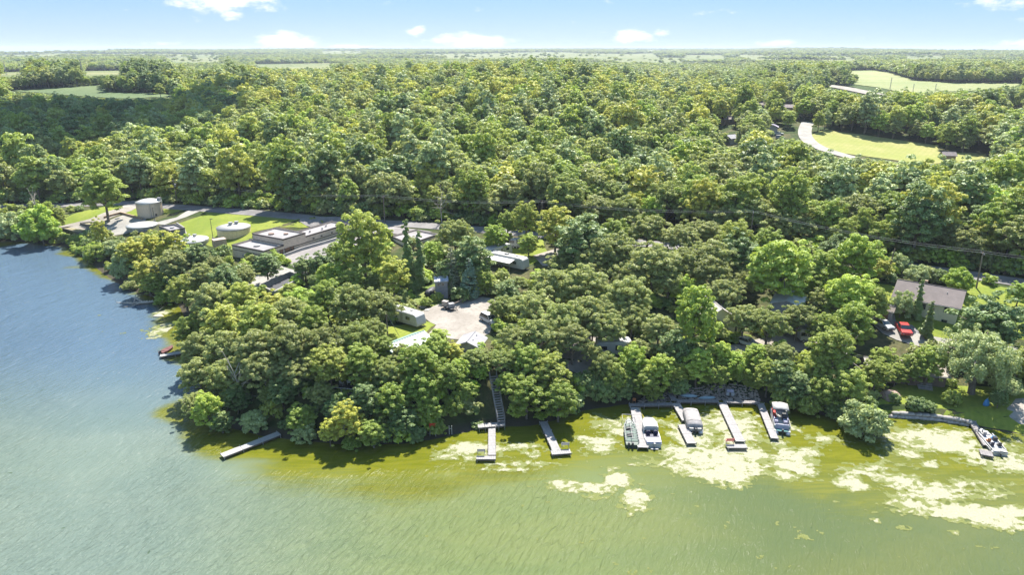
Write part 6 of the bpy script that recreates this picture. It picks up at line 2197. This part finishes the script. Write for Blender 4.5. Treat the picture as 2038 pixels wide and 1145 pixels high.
MB().tube([(.1, .1, 0), (.05, 0, 1.5)], .03, 5).build('pole', STEEL, o)
for px, py, lab, w_ in ((1340, 745, 'brown timber deck front among the trees above the boardwalk', 3.2), (1452, 750, 'long brown timber deck edge right of the cottage trees', 5.5), (1205, 745, 'brown timber deck edge under the oaks', 4.5)):
    P = at(px, py)
    o = thing('deck', lab, 'deck', (P.x, P.y, P.z + .4), R(-4))
    for i in range(int(w_ / .3)): MB().box(-w_ / 2 + i * .3 + .15, 0, 0, .27, 2.6, .06).build('plank', DECKB, o)
    MB().box(0, -1.25, -.45, w_, .08, .43).build('fascia', DECKB, o)
    for x in (-w_ / 2 + .2, w_ / 2 - .2): MB().box(x, -1.1, -1.6, .14, .14, 1.5).build('post', DECKB, o)

# loose stones and driftwood on the boat bank: too many to count
rs = np.random.default_rng(31)
V, Q, b0 = [], [], 0
ico = np.array([(1, 0, 0), (-1, 0, 0), (0, 1, 0), (0, -1, 0), (0, 0, 1), (0, 0, -1)], float)
tri = np.array([(0, 2, 4), (2, 1, 4), (1, 3, 4), (3, 0, 4), (2, 0, 5), (1, 2, 5), (3, 1, 5), (0, 3, 5)])
OB = gpoly([(1266, 803), (1335, 800), (1440, 797), (1512, 799), (1508, 770), (1430, 762), (1340, 780), (1275, 795)])
while len(V) < 900:
    x, y = rs.uniform(OB[:, 0].min(), OB[:, 0].max()), rs.uniform(OB[:, 1].min(), OB[:, 1].max())
    if not in_poly(np.array([x]), np.array([y]), OB)[0]: continue
    s_ = rs.uniform(.08, .3)
    v = ico * s_ * rs.uniform(.6, 1.3, (6, 3)) * np.array([1.2, 1, .6])
    V.append(v + np.array([x, y, drop(x, y) + s_ * .15])); Q.append(tri + b0); b0 += 6
me = raw_mesh('shore_stones', np.vstack(V), np.vstack(Q), mat('pale_shore_stone', (.30, .25, .21), .95, var=.3, scale=.8, grain=.2))
tag(link(bpy.data.objects.new('shore_stones', me)), 'loose stones and rubble on the bank behind the board walk', kind='stuff')


# ------------------------------------------------------------------ dead wood
def dead_branching(o, base, tip, r, n, rng, name='branch', spread=.5, m=None):
    m = m or DEADWOOD
    base, tip = Vector(base), Vector(tip)
    L = (tip - base).length
    mid = base.lerp(tip, .5) + Vector(rng.normal(size=3)) * L * .05
    MB().tube([base, mid, tip], [r, r * .7, r * .25], 6).build('trunk', m, o)
    for i in range(n):
        t_ = .35 + .6 * i / n
        s0 = base.lerp(tip, t_)
        e = s0 + (tip - base).normalized() * L * .16 + Vector(rng.normal(size=3)) * L * spread * .35
        e2 = e + Vector(rng.normal(size=3)) * L * .08 + Vector((0, 0, L * .02))
        MB().tube([s0, e, e2], [r * .4, r * .25, r * .08], 5).build(name, m, o)


rb = np.random.default_rng(5)
P = at(352, 596)
o = thing('fallen_tree', 'bleached fallen tree lying from the bank into the water', 'tree', (P.x, P.y, P.z))
e = W2(245, 604, .5) - P
dead_branching(o, (0, 0, .3), (e.x, e.y, -P.z + .5), .32, 12, rb, spread=.35)
P = W2(308, 622, .0)
o = thing('driftwood', 'bleached forked stick standing out of the shallow water', 'branch', (P.x, P.y, 0))
dead_branching(o, (0, 0, -.4), (1.6, 1.2, 1.0), .09, 3, rb)
P = W2(315, 630, 0)
o = thing('boulder', 'pale flat boulder showing above the shallow water', 'boulder', (P.x, P.y, 0))
MB().loft([[(x * 1.3, w * math.cos(t), h * math.sin(t)) for t in np.linspace(0, 2 * math.pi, 9, endpoint=False)] for x, w, h in ((-.9, .2, .1), (-.5, .7, .35), (.3, .8, .38), (.9, .25, .12))]).build('stone', mat('pale_stone', (.42, .37, .28), .9), o, True)
for px, py, hh, lab, sx_ in ((486, 806, 6.5, 'bare dead tree among the leaves above the long dock', -.5), (1668, 745, 7.0, 'grey bare twigged dead tree left of the stone wall', .4), (880, 445, 9, 'bare twiggy tree by the road behind the tall grey oak', .2), (75, 428, 7, 'bare brownish tree behind the lake edge bushes', .1)):
    P = at(px, py)
    o = thing('dead_tree', lab, 'tree', tuple(P))
    dead_branching(o, (0, 0, -.3), (sx_, -.8, hh), .16, 16, rb, spread=.55)

# ------------------------------------------------------------------ the cloud whose shade lies over the woods on the left (outside the picture, high up)
tgt = np.array([-262.0, 385.0, 12.0])
k = (880 - tgt[2]) / sun_vec.z
ccx, ccy = tgt[0] + sun_vec.x * k, tgt[1] + sun_vec.y * k
bm = bmesh.new()
rc = np.random.default_rng(77)
for i in range(70):
    a_, rr = rc.uniform(0, 6.28), math.sqrt(rc.uniform(0, 1))
    m4 = Matrix.Translation((ccx + 95 * rr * math.cos(a_), ccy + 135 * rr * math.sin(a_), 880 + rc.uniform(-6, 30) * (1 - rr))) @ Matrix.Diagonal((1, 1, .6, 1))
    bmesh.ops.create_icosphere(bm, subdivisions=3, radius=rc.uniform(20, 42) * (1.1 - .5 * rr), matrix=m4)
me = bpy.data.meshes.new('cloud')
bm.to_mesh(me); bm.free()
me.materials.append(mat('cloud_white', (.85, .86, .88), 1.0, var=.02, scale=.02, spec=0))
me.polygons.foreach_set('use_smooth', [True] * len(me.polygons))
tag(link(bpy.data.objects.new('cloud', me)), 'white summer cloud drifting high above the wooded land', kind='stuff')

# ------------------------------------------------------------------ say of every tree what it stands beside
MARKS = [(301, 415, 'the tall ribbed tank'), (468, 462, 'the low panelled tank'), (560, 490, 'the stepped plant building'), (722, 478, 'the big green tree by the plant yard'), (824, 535, 'the dark cedars'), (800, 637, 'the trailer at the gravel lot'),
         (916, 565, 'the two spruces'), (1005, 525, 'the long camp trailer'), (795, 680, 'the mint roofed shed'), (940, 690, 'the grey shingled cabin'), (495, 885, 'the long narrow dock'), (345, 703, 'the small left shore dock'), (300, 600, 'the fallen tree'),
         (690, 770, 'the dark deck'), (862, 850, 'the red ladder chair'), (990, 800, 'the bank stairs'), (1105, 870, 'the second L shaped dock'), (1254, 868, 'the ribbed boat'), (1298, 868, 'the white topped boat'), (1380, 843, 'the covered pontoon boat'), (1460, 850, 'the wide ended dock'),
         (1554, 843, 'the open pontoon boat'), (1435, 650, 'the cream cottage'), (1573, 578, 'the grey metal roof'), (1850, 590, 'the pinkish roofed house'), (1797, 652, 'the red pickup'), (1945, 705, 'the large willow'), (1722, 835, 'the big pale bush'), (1980, 882, 'the bass boat'), (974, 634, 'the white car at the gravel lot'),
         (1167, 686, 'the silver car'), (766, 420, 'the road bend power pole'), (353, 390, 'the power pole by the tall tank'), (1943, 540, 'the brown power pole'), (1225, 695, 'the long pale camper'), (150, 457, 'the drying beds'), (1078, 445, 'the power pole behind the camp'), (1490, 478, 'the power pole among the road trees'),
         (1386, 618, 'the tall light green tree'), (1555, 530, 'the big bright green tree'), (203, 374, 'the tall lone maple'), (820, 470, 'the half hidden block building'), (1452, 785, 'the pedal boat'), (1388, 792, 'the canoes')]
RANK = ['', ', second from it', ', third from it', ', fourth from it', ', fifth from it', ', sixth from it', ', seventh from it', ', eighth from it', ', ninth from it', ', tenth from it']
seen = {}
rows = []
for o, px, py, words, zone in LABEL_LATER:
    d, mx, my, nm = min(((px - a) ** 2 + (1.4 * (py - b)) ** 2, a, b, n) for a, b, n in MARKS)
    dx, dy = px - mx, 1.4 * (py - my)
    where = ('right of' if dx > 0 else 'left of') if abs(dx) > abs(dy) else ('behind' if dy < 0 else 'in front of')
    rows.append((words, where, nm, d, o, zone))
for words, where, nm, d, o, zone in sorted(rows, key=lambda r: r[3]):
    n = seen.get((words, where, nm), 0)
    seen[(words, where, nm)] = n + 1
    place = 'in the wood across the road, ' if zone == 'wood' else ''
    lab = '%s %s %s%s' % (words, where, nm, RANK[min(n, 9)])
    if len(lab.split()) > 16: lab = lab.replace(' broad crowned', '').replace(' tall crowned', '').replace(' leafy', '')
    o['label'] = lab
    o['group'] = 'front trees of the wood across the road' if zone == 'wood' else 'trees and bushes %s' % zone
